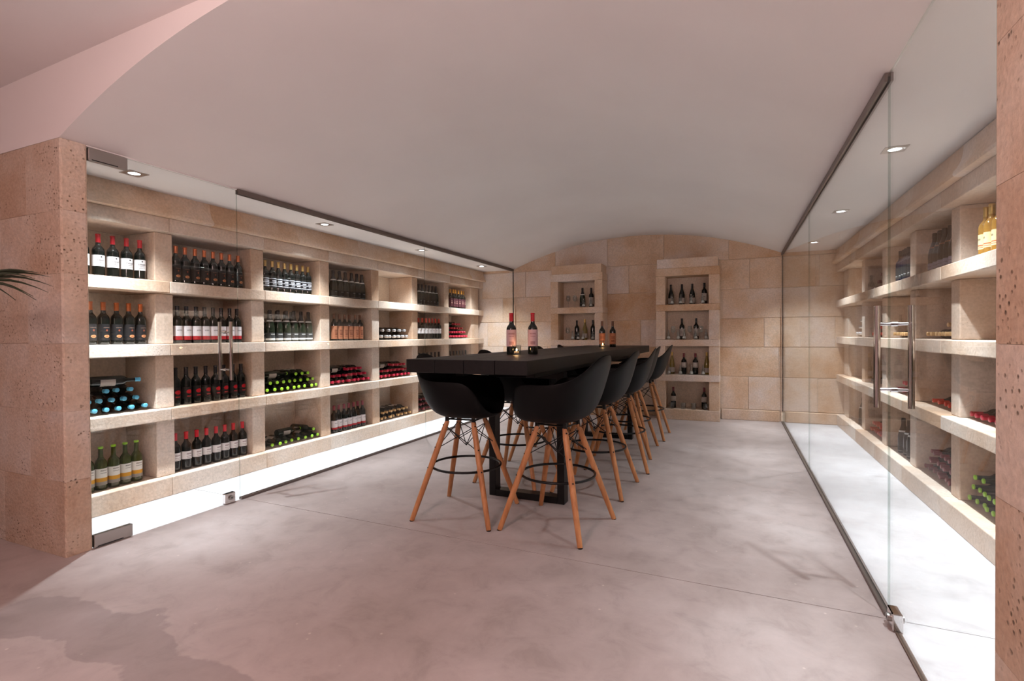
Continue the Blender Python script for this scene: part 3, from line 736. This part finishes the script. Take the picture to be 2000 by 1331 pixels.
def cap_mesh(prof, z0, mat):
    k = ('c', prof, z0, mat.name)
    if k not in _mc:
        top = PROF[prof][-1][1]; e = .0007
        zs = [z0] + [z for r, z in PROF[prof][2:-1] if z0 < z < top-.0005] + [top-.0005]
        bm = bmesh.new(); lathe(bm, [(prof_r(prof, z)+e, z) for z in zs] + [(.0135, top+.0012), (0, top+.0012)], 16, False, False)
        _mc[k] = to_mesh('capsule', bm, mat, True, 0.8)
    return _mc[k]
def lab_mesh(prof, z0, z1, mat, ang=1.9):
    k = ('l', prof, z0, z1, mat.name, ang)
    if k not in _mc:
        bm = bmesh.new(); e = .0006
        zs = [z0] + [z for r, z in PROF[prof] if z0+.001 < z < z1-.001] + [z1]
        P = [(prof_r(prof, z)+e, z) for z in zs]
        if ang >= PI: lathe(bm, P, 18, False, False)
        else: lathe(bm, P, 14, False, False, -ang, ang)
        uv = bm.loops.layers.uv.new('print')
        for f in bm.faces:
            for lp in f.loops:
                v = lp.vert.co; lp[uv].uv = (v.y, v.z)
        _mc[k] = to_mesh('label', bm, mat, True)
    return _mc[k]
# kind: profile, glass, capsule material, capsule start, [(label z0, z1, mat)], extra ring marks
KIND = {
 'red_white':   ('bordeaux', G_dark, C_red, .248, [(.075, .155, L_white)], 'red-capped white-label wine bottle'),
 'copper_oval': ('bordeaux', G_dark, C_copper, .25, [(.03, .15, L_oval)], 'copper-capped black-label wine bottle'),
 'gold_stripe': ('bordeaux', G_dark, C_gold, .25, [(.045, .145, L_stripe)], 'gold-capped silver-striped wine bottle'),
 'champ':       ('champagne', G_champ, C_black, .215, [(.0195, .085, L_base), (.2, .2145, L_white3)], 'dark sparkling bottle with white collar'),
 'yellow_mar':  ('bordeaux', G_dark, C_yellow, .25, [(.03, .165, L_maroon)], 'yellow-capped maroon-label wine bottle'),
 'black_wr':    ('bordeaux', G_dark, C_black, .25, [(.03, .145, L_wr)], 'black-capped bottle with white-and-red label'),
 'champ_grey':  ('champagne', G_champ, C_black, .215, [(.0195, .09, L_grey), (.2, .2145, L_white3)], 'dark sparkling bottle with charcoal label'),
 'tan':         ('bordeaux', G_dark, C_brown, .25, [(.02, .17, L_tan)], 'brown-capped russet-label wine bottle'),
 'redcap_wide': ('bordeaux', G_dark, C_orange, .245, [(.085, .16, L_white2)], 'red-capped bottle with wide white label'),
 'black_red':   ('bordeaux', G_dark, C_black, .25, [(.05, .15, L_redblk)], 'black-capped bottle with red patch label'),
 'plain_dark':  ('bordeaux', G_dark, C_black, .25, [(.05, .14, L_grey)], 'plain dark black-capped wine bottle'),
 'green_white': ('bordeaux', G_green, C_lime, .296, [(.035, .155, L_yel)], 'lime-topped green bottle with white-yellow label'),
 'red_small':   ('bordeaux', G_dark, C_red, .25, [(.085, .15, L_white2)], 'red-capped bottle with small white label'),
 'dark_wr':     ('bordeaux', G_dark, C_wine, .255, [(.04, .14, L_wr)], 'dark-capped bottle with white-and-red label'),
 'blue':        ('bordeaux', G_dark, C_blue, .275, [(.06, .15, L_blank)], 'blue-capped bottle'),
 'lime':        ('bordeaux', G_champ, C_lime, .30, [(.06, .15, L_blank)], 'lime-capped bottle'),
 'crimson':     ('bordeaux', G_dark, C_crimson, .25, [(.06, .15, L_blank)], 'crimson-capped bottle'),
 'silver':      ('champagne', G_dark, C_silver, .27, [(.06, .13, L_blank)], 'silver-topped bottle'),
 'goldlie':     ('bordeaux', G_dark, C_tan, .27, [(.06, .15, L_blank)], 'gold-topped bottle'),
 'burg':        ('bordeaux', G_dark, C_wine, .26, [(.06, .15, L_blank)], 'burgundy-capped bottle'),
 'verm':        ('bordeaux', G_dark, C_orange, .245, [(.06, .15, L_blank)], 'vermilion-capped bottle'),
 'black':       ('bordeaux', G_dark, C_black, .25, [(.06, .15, L_grey)], 'black-capped bottle'),
 'amber':       ('bordeaux', G_amber, C_gold, .25, [(.055, .145, L_gold)], 'golden wine bottle with cream label'),
 'champ_lil':   ('champagne', G_dark, C_black, .2, [(.0195, .085, L_lil), (.2, .208, L_tan)], 'black sparkling bottle with lilac-grey foot label'),
 'blueblk':     ('bordeaux', G_blue, C_black, .25, [(.05, .15, L_grey)], 'blue-black wine bottle'),
 'champ_sil':   ('champagne', G_dark, C_black, .215, [(.0195, .06, L_base), (.19, .205, L_white3)], 'dark sparkling bottle with silver collar'),
 'pinklab':     ('bordeaux', G_dark, C_red, .248, [(.06, .185, L_pink)], 'red-capped wine bottle with pale pink label'),
 'rustlab':     ('bordeaux', G_dark, C_brown, .25, [(.035, .165, L_tan)], 'brown-capped wine bottle with russet label'),
 'burgundyw':   ('burgundy', G_dark, C_black, .25, [(.02, .1, L_blank)], 'sloped-shoulder dark wine bottle'),
 'bordeauxw':   ('bordeaux', G_dark, C_black, .25, [(.05, .16, L_blank)], 'square-shouldered dark wine bottle'),
 'bordeauxr':   ('bordeaux', G_dark, C_wine, .25, [(.1, .175, L_blank)], 'wine-capped dark bottle'),
 'darkplain':   ('bordeaux', G_dark, C_black, .25, [(.07, .12, L_grey)], 'dark bottle'),
 'palewine':    ('flute', G_pale, C_gold, .275, [(.03, .1, L_blank)], 'pale slender white-wine bottle'),
}
PENDING = []
def bottle(kind, matrix, label, group=None, keep=False):
    mid = matrix @ Vector((0, 0, .2)); axis = (matrix.to_3x3() @ Vector((0, 0, 1))).normalized()
    d = (mid-Vector((0, 0, 1.25))).length; view = (mid-Vector((0, 0, 1.25))).normalized()
    size = (.31 if abs(axis.z) > .5 or abs(axis.y) > .5 else .12)/d
    PENDING.append((9 if keep else size, kind, matrix, label, group))
def make_stock(items):
    """bottles beyond the 300 that show largest: one object"""
    bm = bmesh.new(); mats = []
    uvl = bm.loops.layers.uv.new('print')
    for _, kind, matrix, label, group in items:
        prof, gm, cm, cz, labs, _d = KIND[kind]
        for me in [body_mesh(prof, gm), cap_mesh(prof, cz, cm)] + [lab_mesh(prof, z0, z1, lm, PI if lm in (L_white3,) else 1.9) for z0, z1, lm in labs]:
            m = me.materials[0]
            if m not in mats: mats.append(m)
            n0 = len(bm.faces); nv = len(bm.verts)
            bm.from_mesh(me); bm.faces.ensure_lookup_table(); bm.verts.ensure_lookup_table()
            bmesh.ops.transform(bm, matrix=matrix, verts=bm.verts[nv:])
            for f in bm.faces[n0:]: f.material_index = mats.index(m); f.smooth = True
    me = bpy.data.meshes.new('wine_bottle_stock'); bm.to_mesh(me); bm.free()
    for m in mats: me.materials.append(m)
    put('wine_bottle_stock', me, label='remaining small bottles deep in the far niches of both walls', cat='bottles', kind='stuff')
def place_bottles():
    items = sorted(PENDING, key=lambda t: -t[0])
    for _, kind, matrix, label, group in items[:300]: build_bottle(kind, matrix, label, group)
    if items[300:]: make_stock(items[300:])
def build_bottle(kind, matrix, label, group=None):
    prof, gm, cm, cz, labs, _ = KIND[kind]
    e = bpy.data.objects.new('wine_bottle', None); e.empty_display_size = .05; link(e); e.matrix_world = matrix
    tag(e, label, 'bottle', group)
    put('body', body_mesh(prof, gm), e); put('capsule', cap_mesh(prof, cz, cm), e)
    for z0, z1, lm in labs: put('label', lab_mesh(prof, z0, z1, lm, PI if lm in (L_white3,) else 1.9), e)
    return e
ORD = ['first', 'second', 'third', 'fourth', 'fifth', 'sixth', 'seventh', 'eighth', 'ninth', 'tenth', 'eleventh', 'twelfth']
SHN = ['top shelf', 'second shelf', 'third shelf', 'bottom shelf']
SHZ = [1.692, 1.20, 0.69, PL]
NICHE = ['nearest', 'second-nearest', 'third-nearest', 'fourth-nearest', 'fifth-nearest', 'sixth-nearest', 'farthest']
NICHER = ['nearest', 'second-nearest', 'third-nearest', 'fourth-nearest', 'farthest']
def niche_name(side, c): return ('%s left-wall niche' % NICHE[c]) if side > 0 else ('%s right-wall niche' % NICHER[c])
def standing(side, r, c, kind, ys, x=None, extra=''):
    """ys in order of increasing depth"""
    x = (-4.215 if side > 0 else 1.425) if x is None else x
    n = len(ys); nm = niche_name(side, c)
    for i, y in enumerate(ys):
        k = i if side > 0 else n-1-i
        o = ORD[k]
        lab = '%s, %s from left%s, %s, %s' % (KIND[kind][5], o, extra, SHN[r], nm)
        rz = (0 if side > 0 else PI) + random.uniform(-.12, .12)
        bottle(kind, Matrix.Translation((x+random.uniform(-.006, .006), y, SHZ[r]+.0005)) @ Matrix.Rotation(rz, 4, 'Z'), lab, 'bottles on %s, %s' % (SHN[r], nm))
def lin(a, b, n): return [a+(b-a)*i/(n-1) for i in range(n)]
def lying(side, r, c, kind, layers, tip=None, jit=.012):
    """layers: list of lists of y positions, bottom first; caps point to the room"""
    tip = (-4.165 if side > 0 else 1.385) if tip is None else tip
    prof = KIND[kind][0]; R_ = max(p[0] for p in PROF[prof]); H = PROF[prof][-1][1]; nm = niche_name(side, c)
    LN = ['bottom layer', 'second layer', 'third layer', 'fourth layer']
    for li, ys in enumerate(layers):
        n = len(ys)
        for i, y in enumerate(ys):
            k = i if side > 0 else n-1-i
            z = SHZ[r] + R_ + .0005 + li*R_*1.80
            t = tip - side*(.012*li) + random.uniform(-jit, jit)
            rot = Matrix.Rotation(side*PI/2, 4, 'Y') @ Matrix.Rotation(random.choice((0, 1, 2, 3))*PI/2+random.uniform(-.06, .06), 4, 'Z')
            lab = '%s lying %s from left, %s, %s, %s' % (KIND[kind][5], ORD[k], LN[li] if len(layers) > 1 else 'single layer', SHN[r], nm)
            bottle(kind, Matrix.Translation((t-side*H, y, z)) @ rot, lab, 'bottles on %s, %s' % (SHN[r], nm))
def across(side, r, c, kind, x, y, layer, lab, yaw=0.0):
    """a bottle lying along the shelf on top of a pile"""
    prof = KIND[kind][0]; R_ = max(p[0] for p in PROF[prof]); z = SHZ[r]+R_+layer*R_*1.80+.004
    m = Matrix.Translation((x, y, z)) @ Matrix.Rotation(yaw, 4, 'Z') @ Matrix.Rotation(-PI/2, 4, 'X') @ Matrix.Rotation(PI/2, 4, 'Z')
    bottle(kind, m, lab, 'bottles on %s, %s' % (SHN[r], niche_name(side, c)))
# left wall, top shelf
standing(1, 0, 0, 'red_white', [2.115, 2.211, 2.306, 2.40, 2.49])
standing(1, 0, 1, 'copper_oval', lin(2.767, 3.343, 8))
standing(1, 0, 2, 'gold_stripe', lin(3.647, 4.197, 8))
standing(1, 0, 3, 'champ', lin(4.573, 5.067, 6))
standing(1, 0, 5, 'champ', lin(6.30, 6.768, 6))
standing(1, 0, 6, 'yellow_mar', lin(7.2, 7.653, 6))
# second shelf
standing(1, 1, 0, 'copper_oval', lin(2.15, 2.49, 5))
standing(1, 1, 1, 'black_wr', lin(2.775, 3.33, 8))
standing(1, 1, 2, 'champ_grey', lin(3.69, 4.194, 6))
standing(1, 1, 2, 'champ_grey', lin(3.72, 4.10, 5), -4.36, ', back row')
standing(1, 1, 3, 'tan', lin(4.575, 5.02, 6))
lying(1, 1, 4, 'silver', [lin(5.40, 5.94, 7), lin(5.445, 5.90, 5)])
standing(1, 1, 5, 'redcap_wide', lin(6.30, 6.844, 7))
lying(1, 1, 6, 'crimson', [lin(7.14, 7.66, 7), lin(7.18, 7.62, 6), lin(7.22, 7.57, 5), lin(7.33, 7.5, 3)])
# third shelf
lying(1, 2, 0, 'blue', [[2.152, 2.23, 2.309, 2.393, 2.493], [2.114, 2.189, 2.268, 2.349, 2.44], [2.234, 2.311, 2.40]])
across(1, 2, 0, 'blue', -4.24, 2.15, 3, 'blue-capped bottle lying sideways on top of the pile, third shelf, nearest left-wall niche', -.25)
standing(1, 2, 1, 'black_red', lin(2.757, 3.365, 8))
lying(1, 2, 2, 'lime', [lin(3.62, 4.255, 9), lin(3.655, 4.215, 8), [4.0, 4.075, 4.15]])
across(1, 2, 2, 'lime', -4.30, 3.66, 2, 'lime-capped bottle lying sideways on the pile, third shelf, third-nearest left-wall niche')
lying(1, 2, 3, 'crimson', [lin(4.50, 5.12, 8), lin(4.54, 5.08, 7), [4.76, 4.84, 4.92, 5.0]])
across(1, 2, 3, 'crimson', -4.27, 4.50, 2, 'crimson-capped bottle lying sideways on the pile, third shelf, fourth-nearest left-wall niche')
lying(1, 2, 4, 'crimson', [lin(5.37, 5.99, 8), lin(5.41, 5.95, 7), [5.66, 5.74, 5.82, 5.9]])
across(1, 2, 4, 'crimson', -4.27, 5.37, 2, 'crimson-capped bottle lying sideways on the pile, third shelf, fifth-nearest left-wall niche')
standing(1, 2, 5, 'plain_dark', lin(6.30, 6.836, 6))
standing(1, 2, 6, 'plain_dark', lin(7.20, 7.703, 6))
# bottom shelf
standing(1, 3, 0, 'green_white', lin(2.135, 2.46, 5), -4.235)
standing(1, 3, 1, 'red_small', lin(2.76, 3.385, 8), -4.235)
lying(1, 3, 2, 'lime', [lin(3.667, 4.255, 8), [4.21]])
across(1, 3, 2, 'lime', -4.33, 3.86, 1, 'lime-capped bottle lying sideways on the row, bottom shelf, third-nearest left-wall niche')
standing(1, 3, 3, 'dark_wr', lin(4.557, 5.05, 7))
lying(1, 3, 4, 'goldlie', [lin(5.37, 5.99, 8), lin(5.41, 5.95, 7)])
lying(1, 3, 5, 'burg', [lin(6.24, 6.86, 8), lin(6.28, 6.82, 7), lin(6.32, 6.78, 6)])
# right wall (nearest niche = 0)
standing(-1, 0, 0, 'amber', [3.80, 3.89, 3.975], 1.39)
standing(-1, 0, 1, 'champ_lil', lin(4.47, 4.89, 5), 1.41)
standing(-1, 0, 2, 'blueblk', lin(5.36, 5.78, 6), 1.41)
lying(-1, 0, 3, 'burg', [lin(6.22, 6.76, 6), lin(6.26, 6.66, 5), lin(6.3, 6.5, 3)], 1.40)
standing(-1, 1, 0, 'champ_sil', [3.67], 1.42)
lying(-1, 1, 1, 'goldlie', [lin(4.45, 5.05, 8), [4.5, 4.58, 4.66]], 1.40)
lying(-1, 1, 2, 'goldlie', [lin(5.33, 5.93, 8), [5.4, 5.48]], 1.40)
lying(-1, 1, 3, 'verm', [lin(6.25, 6.8, 6), lin(6.29, 6.6, 4)], 1.40)
lying(-1, 1, 4, 'silver', [lin(7.1, 7.6, 5), lin(7.145, 7.55, 4), lin(7.19, 7.45, 3)], 1.40)
lying(-1, 2, 0, 'crimson', [[3.72, 3.80, 3.925, 4.0, 4.085, 4.171]], 1.385)
KIND['crimson'] = KIND['crimson']
lying(-1, 2, 1, 'verm', [[4.46, 4.56, 4.66, 4.77, 4.88], [4.5]], 1.39)
lying(-1, 2, 2, 'crimson', [lin(5.4, 5.85, 5), [5.6, 5.68]], 1.40)
lying(-1, 2, 3, 'black', [lin(6.24, 6.8, 6)], 1.40)
lying(-1, 3, 0, 'lime', [[3.70, 3.78, 3.859, 3.94, 4.02, 4.10, 4.19], [3.79, 3.872, 3.95, 4.03, 4.12, 4.20], [3.83, 3.92, 4.09, 4.175]], 1.39)
lying(-1, 3, 1, 'burg', [lin(4.43, 5.06, 8), lin(4.47, 5.02, 7), lin(4.43, 4.98, 7), [4.48, 4.56, 4.64]], 1.39)
standing(-1, 3, 2, 'champ_sil', lin(5.36, 5.74, 4), 1.43)
lying(-1, 3, 3, 'verm', [lin(6.24, 6.84, 8), lin(6.28, 6.8, 7)], 1.39)
standing(-1, 3, 4, 'champ_sil', lin(7.16, 7.38, 3), 1.43)

# ------------------------------------------------------------------ things on the table
def tbottle(kind, x, y, label, rz, sc=1.0):
    bottle(kind, Matrix.Translation((x, y, TZ+.0005)) @ Matrix.Rotation(rz, 4, 'Z') @ Matrix.Scale(sc, 4), label, 'bottles on the tasting table', True)
tbottle('pinklab', -1.60, 3.672, 'red-capped bottle with pink label beside the near candle, left of the pair', -1.15, 1.04)
tbottle('pinklab', -1.457, 3.765, 'red-capped bottle with pink label on the table, right of the near pair', -1.2, 1.04)
tbottle('rustlab', -1.445, 6.02, 'russet-label bottle behind the far candle, left of the far pair', -1.3)
tbottle('rustlab', -1.345, 6.14, 'russet-label bottle on the far table end, right of the far pair', -1.3)
def candle(x, y, label):
    e = empty('tealight_holder', (x, y, TZ), label=label, cat='candle holder', group='tealights on the table')
    bm = bmesh.new(); lathe(bm, [(0, .0005), (.028, .0005), (.031, .004), (.036, .075), (.0338, .075), (.029, .012), (0, .010)], 24, False, False)
    put('glass', to_mesh('glass', bm, M_drink, True, 0.6), e)
    bm = bmesh.new(); lathe(bm, [(0, .0125), (.0195, .0125), (.0195, .026), (0, .0255)], 18, False, False); put('wax', to_mesh('wax', bm, plain('wax', srgb(236, 214, 180), .5), True, 0.6), e)
    bm = bmesh.new(); lathe(bm, [(0, .027), (.0035, .031), (.0045, .036), (.003, .044), (0, .052)], 10, False, False); put('flame', to_mesh('flame', bm, M_flame, True), e)
    ld = bpy.data.lights.new('candle_glow', 'POINT'); ld.energy = .35; ld.color = (1, .55, .25); ld.shadow_soft_size = .008
    lo = bpy.data.objects.new('candle_glow', ld); link(lo, e); lo.location = (0, 0, .04)
candle(-1.535, 3.62, 'lit tealight in clear tumbler by the red-capped bottles')
candle(-1.415, 5.92, 'lit tealight in clear tumbler by the russet-label bottles')

# ------------------------------------------------------------------ contents of the back-wall cabinets
BZ = [1.683, 1.17, .657, .153]
def bb_bottle(kind, x, r, label, y=7.97):
    bottle(kind, Matrix.Translation((x, y, BZ[r]+.0005)) @ Matrix.Rotation(-PI/2+random.uniform(-.2, .2), 4, 'Z'), label, 'bottles in the back-wall cabinets', True)
bm = bmesh.new(); lathe(bm, [(0, .0005), (.028, .0005), (.030, .006), (.0275, .03), (.02, .07), (.013, .105), (.011, .13), (.013, .145), (.0115, .145), (.0095, .13), (.0115, .105), (.018, .07), (.0245, .032), (.026, .016), (0, .014)], 18, False, False)
ME_carafe = to_mesh('glass', bm, M_drink, True, 0.8)
M_base = plain('base_glint_white', srgb(226, 222, 216), .25)  # white colour stands in for light caught in the clear glass bottoms
bm = bmesh.new(); lathe(bm, [(0, .0142), (.0255, .0162), (.0240, .034), (.016, .05), (0, .052)], 16, False, False); ME_cbase = to_mesh('base_glint', bm, M_base, True, 0.8)
bm = bmesh.new(); lathe(bm, [(0, .0005), (.032, .0005), (.033, .004), (.006, .009), (.004, .02), (.004, .085), (.012, .095), (.03, .115), (.034, .14), (.031, .175), (.026, .195), (.0248, .195), (.0295, .175), (.0325, .14), (.0285, .117), (0, .098)], 18, False, False)
ME_wine = to_mesh('glass', bm, M_drink, True, 0.8)
bm = bmesh.new(); lathe(bm, [(0, .0005), (.031, .0005), (.034, .004), (.037, .09), (.0355, .09), (.032, .016), (0, .013)], 18, False, False)
ME_tumb = to_mesh('glass', bm, M_drink, True, 0.8)
def glassware(kind, x, r, y, label):
    nm, me, cat = {'cone': ('glass_carafe', ME_carafe, 'carafe'), 'wine': ('wine_glass', ME_wine, 'glass'), 'tumb': ('tumbler', ME_tumb, 'glass')}[kind]
    e = empty(nm, (x, y, BZ[r]+.0003), label=label, cat=cat, group='glassware in the back-wall cabinets')
    put('bowl' if kind != 'cone' else 'vessel', me, e)
    if kind == 'cone': put('base_glint', ME_cbase, e)
LC, RC = 'left back cabinet', 'right back cabinet'
def X(px_frac, u): return (-2.585+.595*px_frac) if u == 'L' else (-.935+.60*px_frac)
# left cabinet
bb_bottle('champ', X(.60, 'L'), 0, 'dark sparkling bottle, left of two, top shelf of left back cabinet')
bb_bottle('bordeauxw', X(.84, 'L'), 0, 'dark bottle, right of two, top shelf of left back cabinet')
for i, f in enumerate((.24, .42)): glassware('wine', X(f, 'L'), 0, 7.90, 'clear stemmed glass, %s of two, top shelf of %s' % (('left', 'right')[i], LC))
for i, f in enumerate((.68, .88)): glassware('cone', X(f, 'L'), 0, 7.86, 'small conical glass carafe, %s of two, top shelf of %s' % (('left', 'right')[i], LC))
bb_bottle('darkplain', X(.44, 'L'), 1, 'plain dark bottle, second shelf of left back cabinet, leftmost bottle')
bb_bottle('palewine', X(.66, 'L'), 1, 'pale wine bottle with gold top, second shelf of left back cabinet')
bb_bottle('darkplain', X(.88, 'L'), 1, 'plain dark bottle, second shelf of left back cabinet, rightmost bottle')
glassware('wine', X(.22, 'L'), 1, 7.90, 'clear stemmed glass at left end, second shelf of left back cabinet')
for i, f in enumerate((.38, .53, .67, .93)): glassware('cone', X(f, 'L'), 1, 7.85, 'small conical glass carafe, %s from left, second shelf, %s' % (ORD[i], LC))
# right cabinet
for i, (k, f) in enumerate((('burgundyw', .11), ('burgundyw', .37), ('burgundyw', .61), ('bordeauxw', .89))):
    bb_bottle(k, X(f, 'R'), 0, 'dark bottle, %s from left of four, top shelf of right back cabinet' % ORD[i])
for i, f in enumerate((.16, .36, .6, .86)): glassware('cone', X(f, 'R'), 0, 7.835, 'small conical glass carafe, %s from left, top shelf, %s' % (ORD[i], RC))
for i, f in enumerate((.37, .70)): bb_bottle('bordeauxw', X(f, 'R'), 1, 'dark bottle, %s of two, second shelf of right back cabinet' % ('left', 'right')[i])
for i, f in enumerate((.07, .18, .30, .44, .57, .70, .82, .94)): glassware('cone' if i not in (1, 4, 6) else 'wine', X(f, 'R'), 1, 7.85, 'clear %s, %s from left in row of eight, second shelf, %s' % ('conical carafe' if i not in (1, 4, 6) else 'stemmed glass', ORD[i], RC))
for i, (k, f, d) in enumerate((('palewine', .13, 'pale slender bottle at left end'), ('bordeauxr', .41, 'dark wine-capped bottle, left of two'), ('bordeauxr', .68, 'dark wine-capped bottle, right of two'), ('palewine', .94, 'pale slender bottle at right end'))):
    bb_bottle(k, X(f, 'R'), 2, d+', third shelf of right back cabinet')
for i, f in enumerate((.08, .35, .60, .87)): glassware('cone', X(f, 'R'), 2, 7.85, 'small conical glass carafe, %s from left, third shelf, %s' % (ORD[i], RC))
for i, f in enumerate((.16, .88)): bb_bottle('bordeauxr', X(f, 'R'), 3, 'dark bottle at %s end, bottom shelf of right back cabinet' % ('left', 'right')[i])
for i, f in enumerate((.14, .41, .65, .92)): glassware('tumb', X(f, 'R'), 3, 7.86, 'clear tumbler, %s from left, bottom shelf of right back cabinet' % ORD[i])

place_bottles()

# ------------------------------------------------------------------ palm at the left edge
pl = empty('potted_palm', (-3.95, 1.20, 0), label='potted palm with narrow dark green leaflets at the left edge', cat='plant')
def R0(p): return Vector(p)-Vector((-3.95, 1.20, 0))
bm = bmesh.new(); lathe(bm, [(0, 0), (.15, 0), (.19, .30), (.2, .31), (.2, .35), (.175, .35), (.17, .28), (0, .28)], 28, False, False); put('pot', to_mesh('pot', bm, M_pot, True, 0.6), pl)
bm = bmesh.new(); lathe(bm, [(0, .325), (.12, .32), (.172, .305)], 20, False, False); put('soil', to_mesh('soil', bm, M_soil, True), pl)
bm = bmesh.new(); add_path(bm, [(0, 0, .3), (.01, .01, .7), (.02, .0, 1.05), (.03, 0, 1.2)], .022, 10); put('stem', to_mesh('stem', bm, M_leaf, True), pl)
def frond(name, root, hub, tips):
    bm = bmesh.new(); add_path(bm, [root, root.lerp(hub, .5)+Vector((0, 0, .05)), hub], .006, 6)
    for t in tips:
        d = t-hub; L = d.length; u = d.normalized(); s = u.cross(Vector((0, 1, .2))).normalized(); nn = u.cross(s)
        prev = None
        for k in range(7):
            f = k/6; w = .0085*math.sin(PI*min(1, .12+f*.88))**.7*(1-f*.55) if k < 6 else .0004
            c = hub+d*f+Vector((0, 0, .035*math.sin(PI*f)*(L/.6)))
            q = [bm.verts.new(c+s*w), bm.verts.new(c+nn*.0025), bm.verts.new(c-s*w), bm.verts.new(c-nn*.0015)]
            if prev:
                for i in range(4): bm.faces.new((prev[i], prev[(i+1) % 4], q[(i+1) % 4], q[i]))
            prev = q
    put(name, to_mesh(name, bm, M_leaf), pl)
hub = R0((-3.40, 1.25, 1.52)); root = Vector((.03, 0, 1.2))
frond('frond', root, hub, [R0(p) for p in ((-2.81, 1.25, 1.538), (-2.78, 1.27, 1.522), (-2.79, 1.22, 1.51), (-2.717, 1.25, 1.476), (-2.80, 1.27, 1.455), (-2.83, 1.24, 1.42), (-2.90, 1.26, 1.44), (-3.0, 1.24, 1.425), (-2.86, 1.23, 1.548))])
for a, zt in ((2.4, 1.9), (3.6, 1.6), (-1.6, 1.75), (4.4, 1.4)):
    h2 = Vector((.42*math.cos(a), .2*math.sin(a), zt-.15)); tips = []
    for k in range(9):
        b = a-1.0+2.0*k/8; tips.append(h2+Vector((.5*math.cos(b), .28*math.sin(b), -.12+.1*math.cos(k))))
    frond('frond', root, h2, tips)
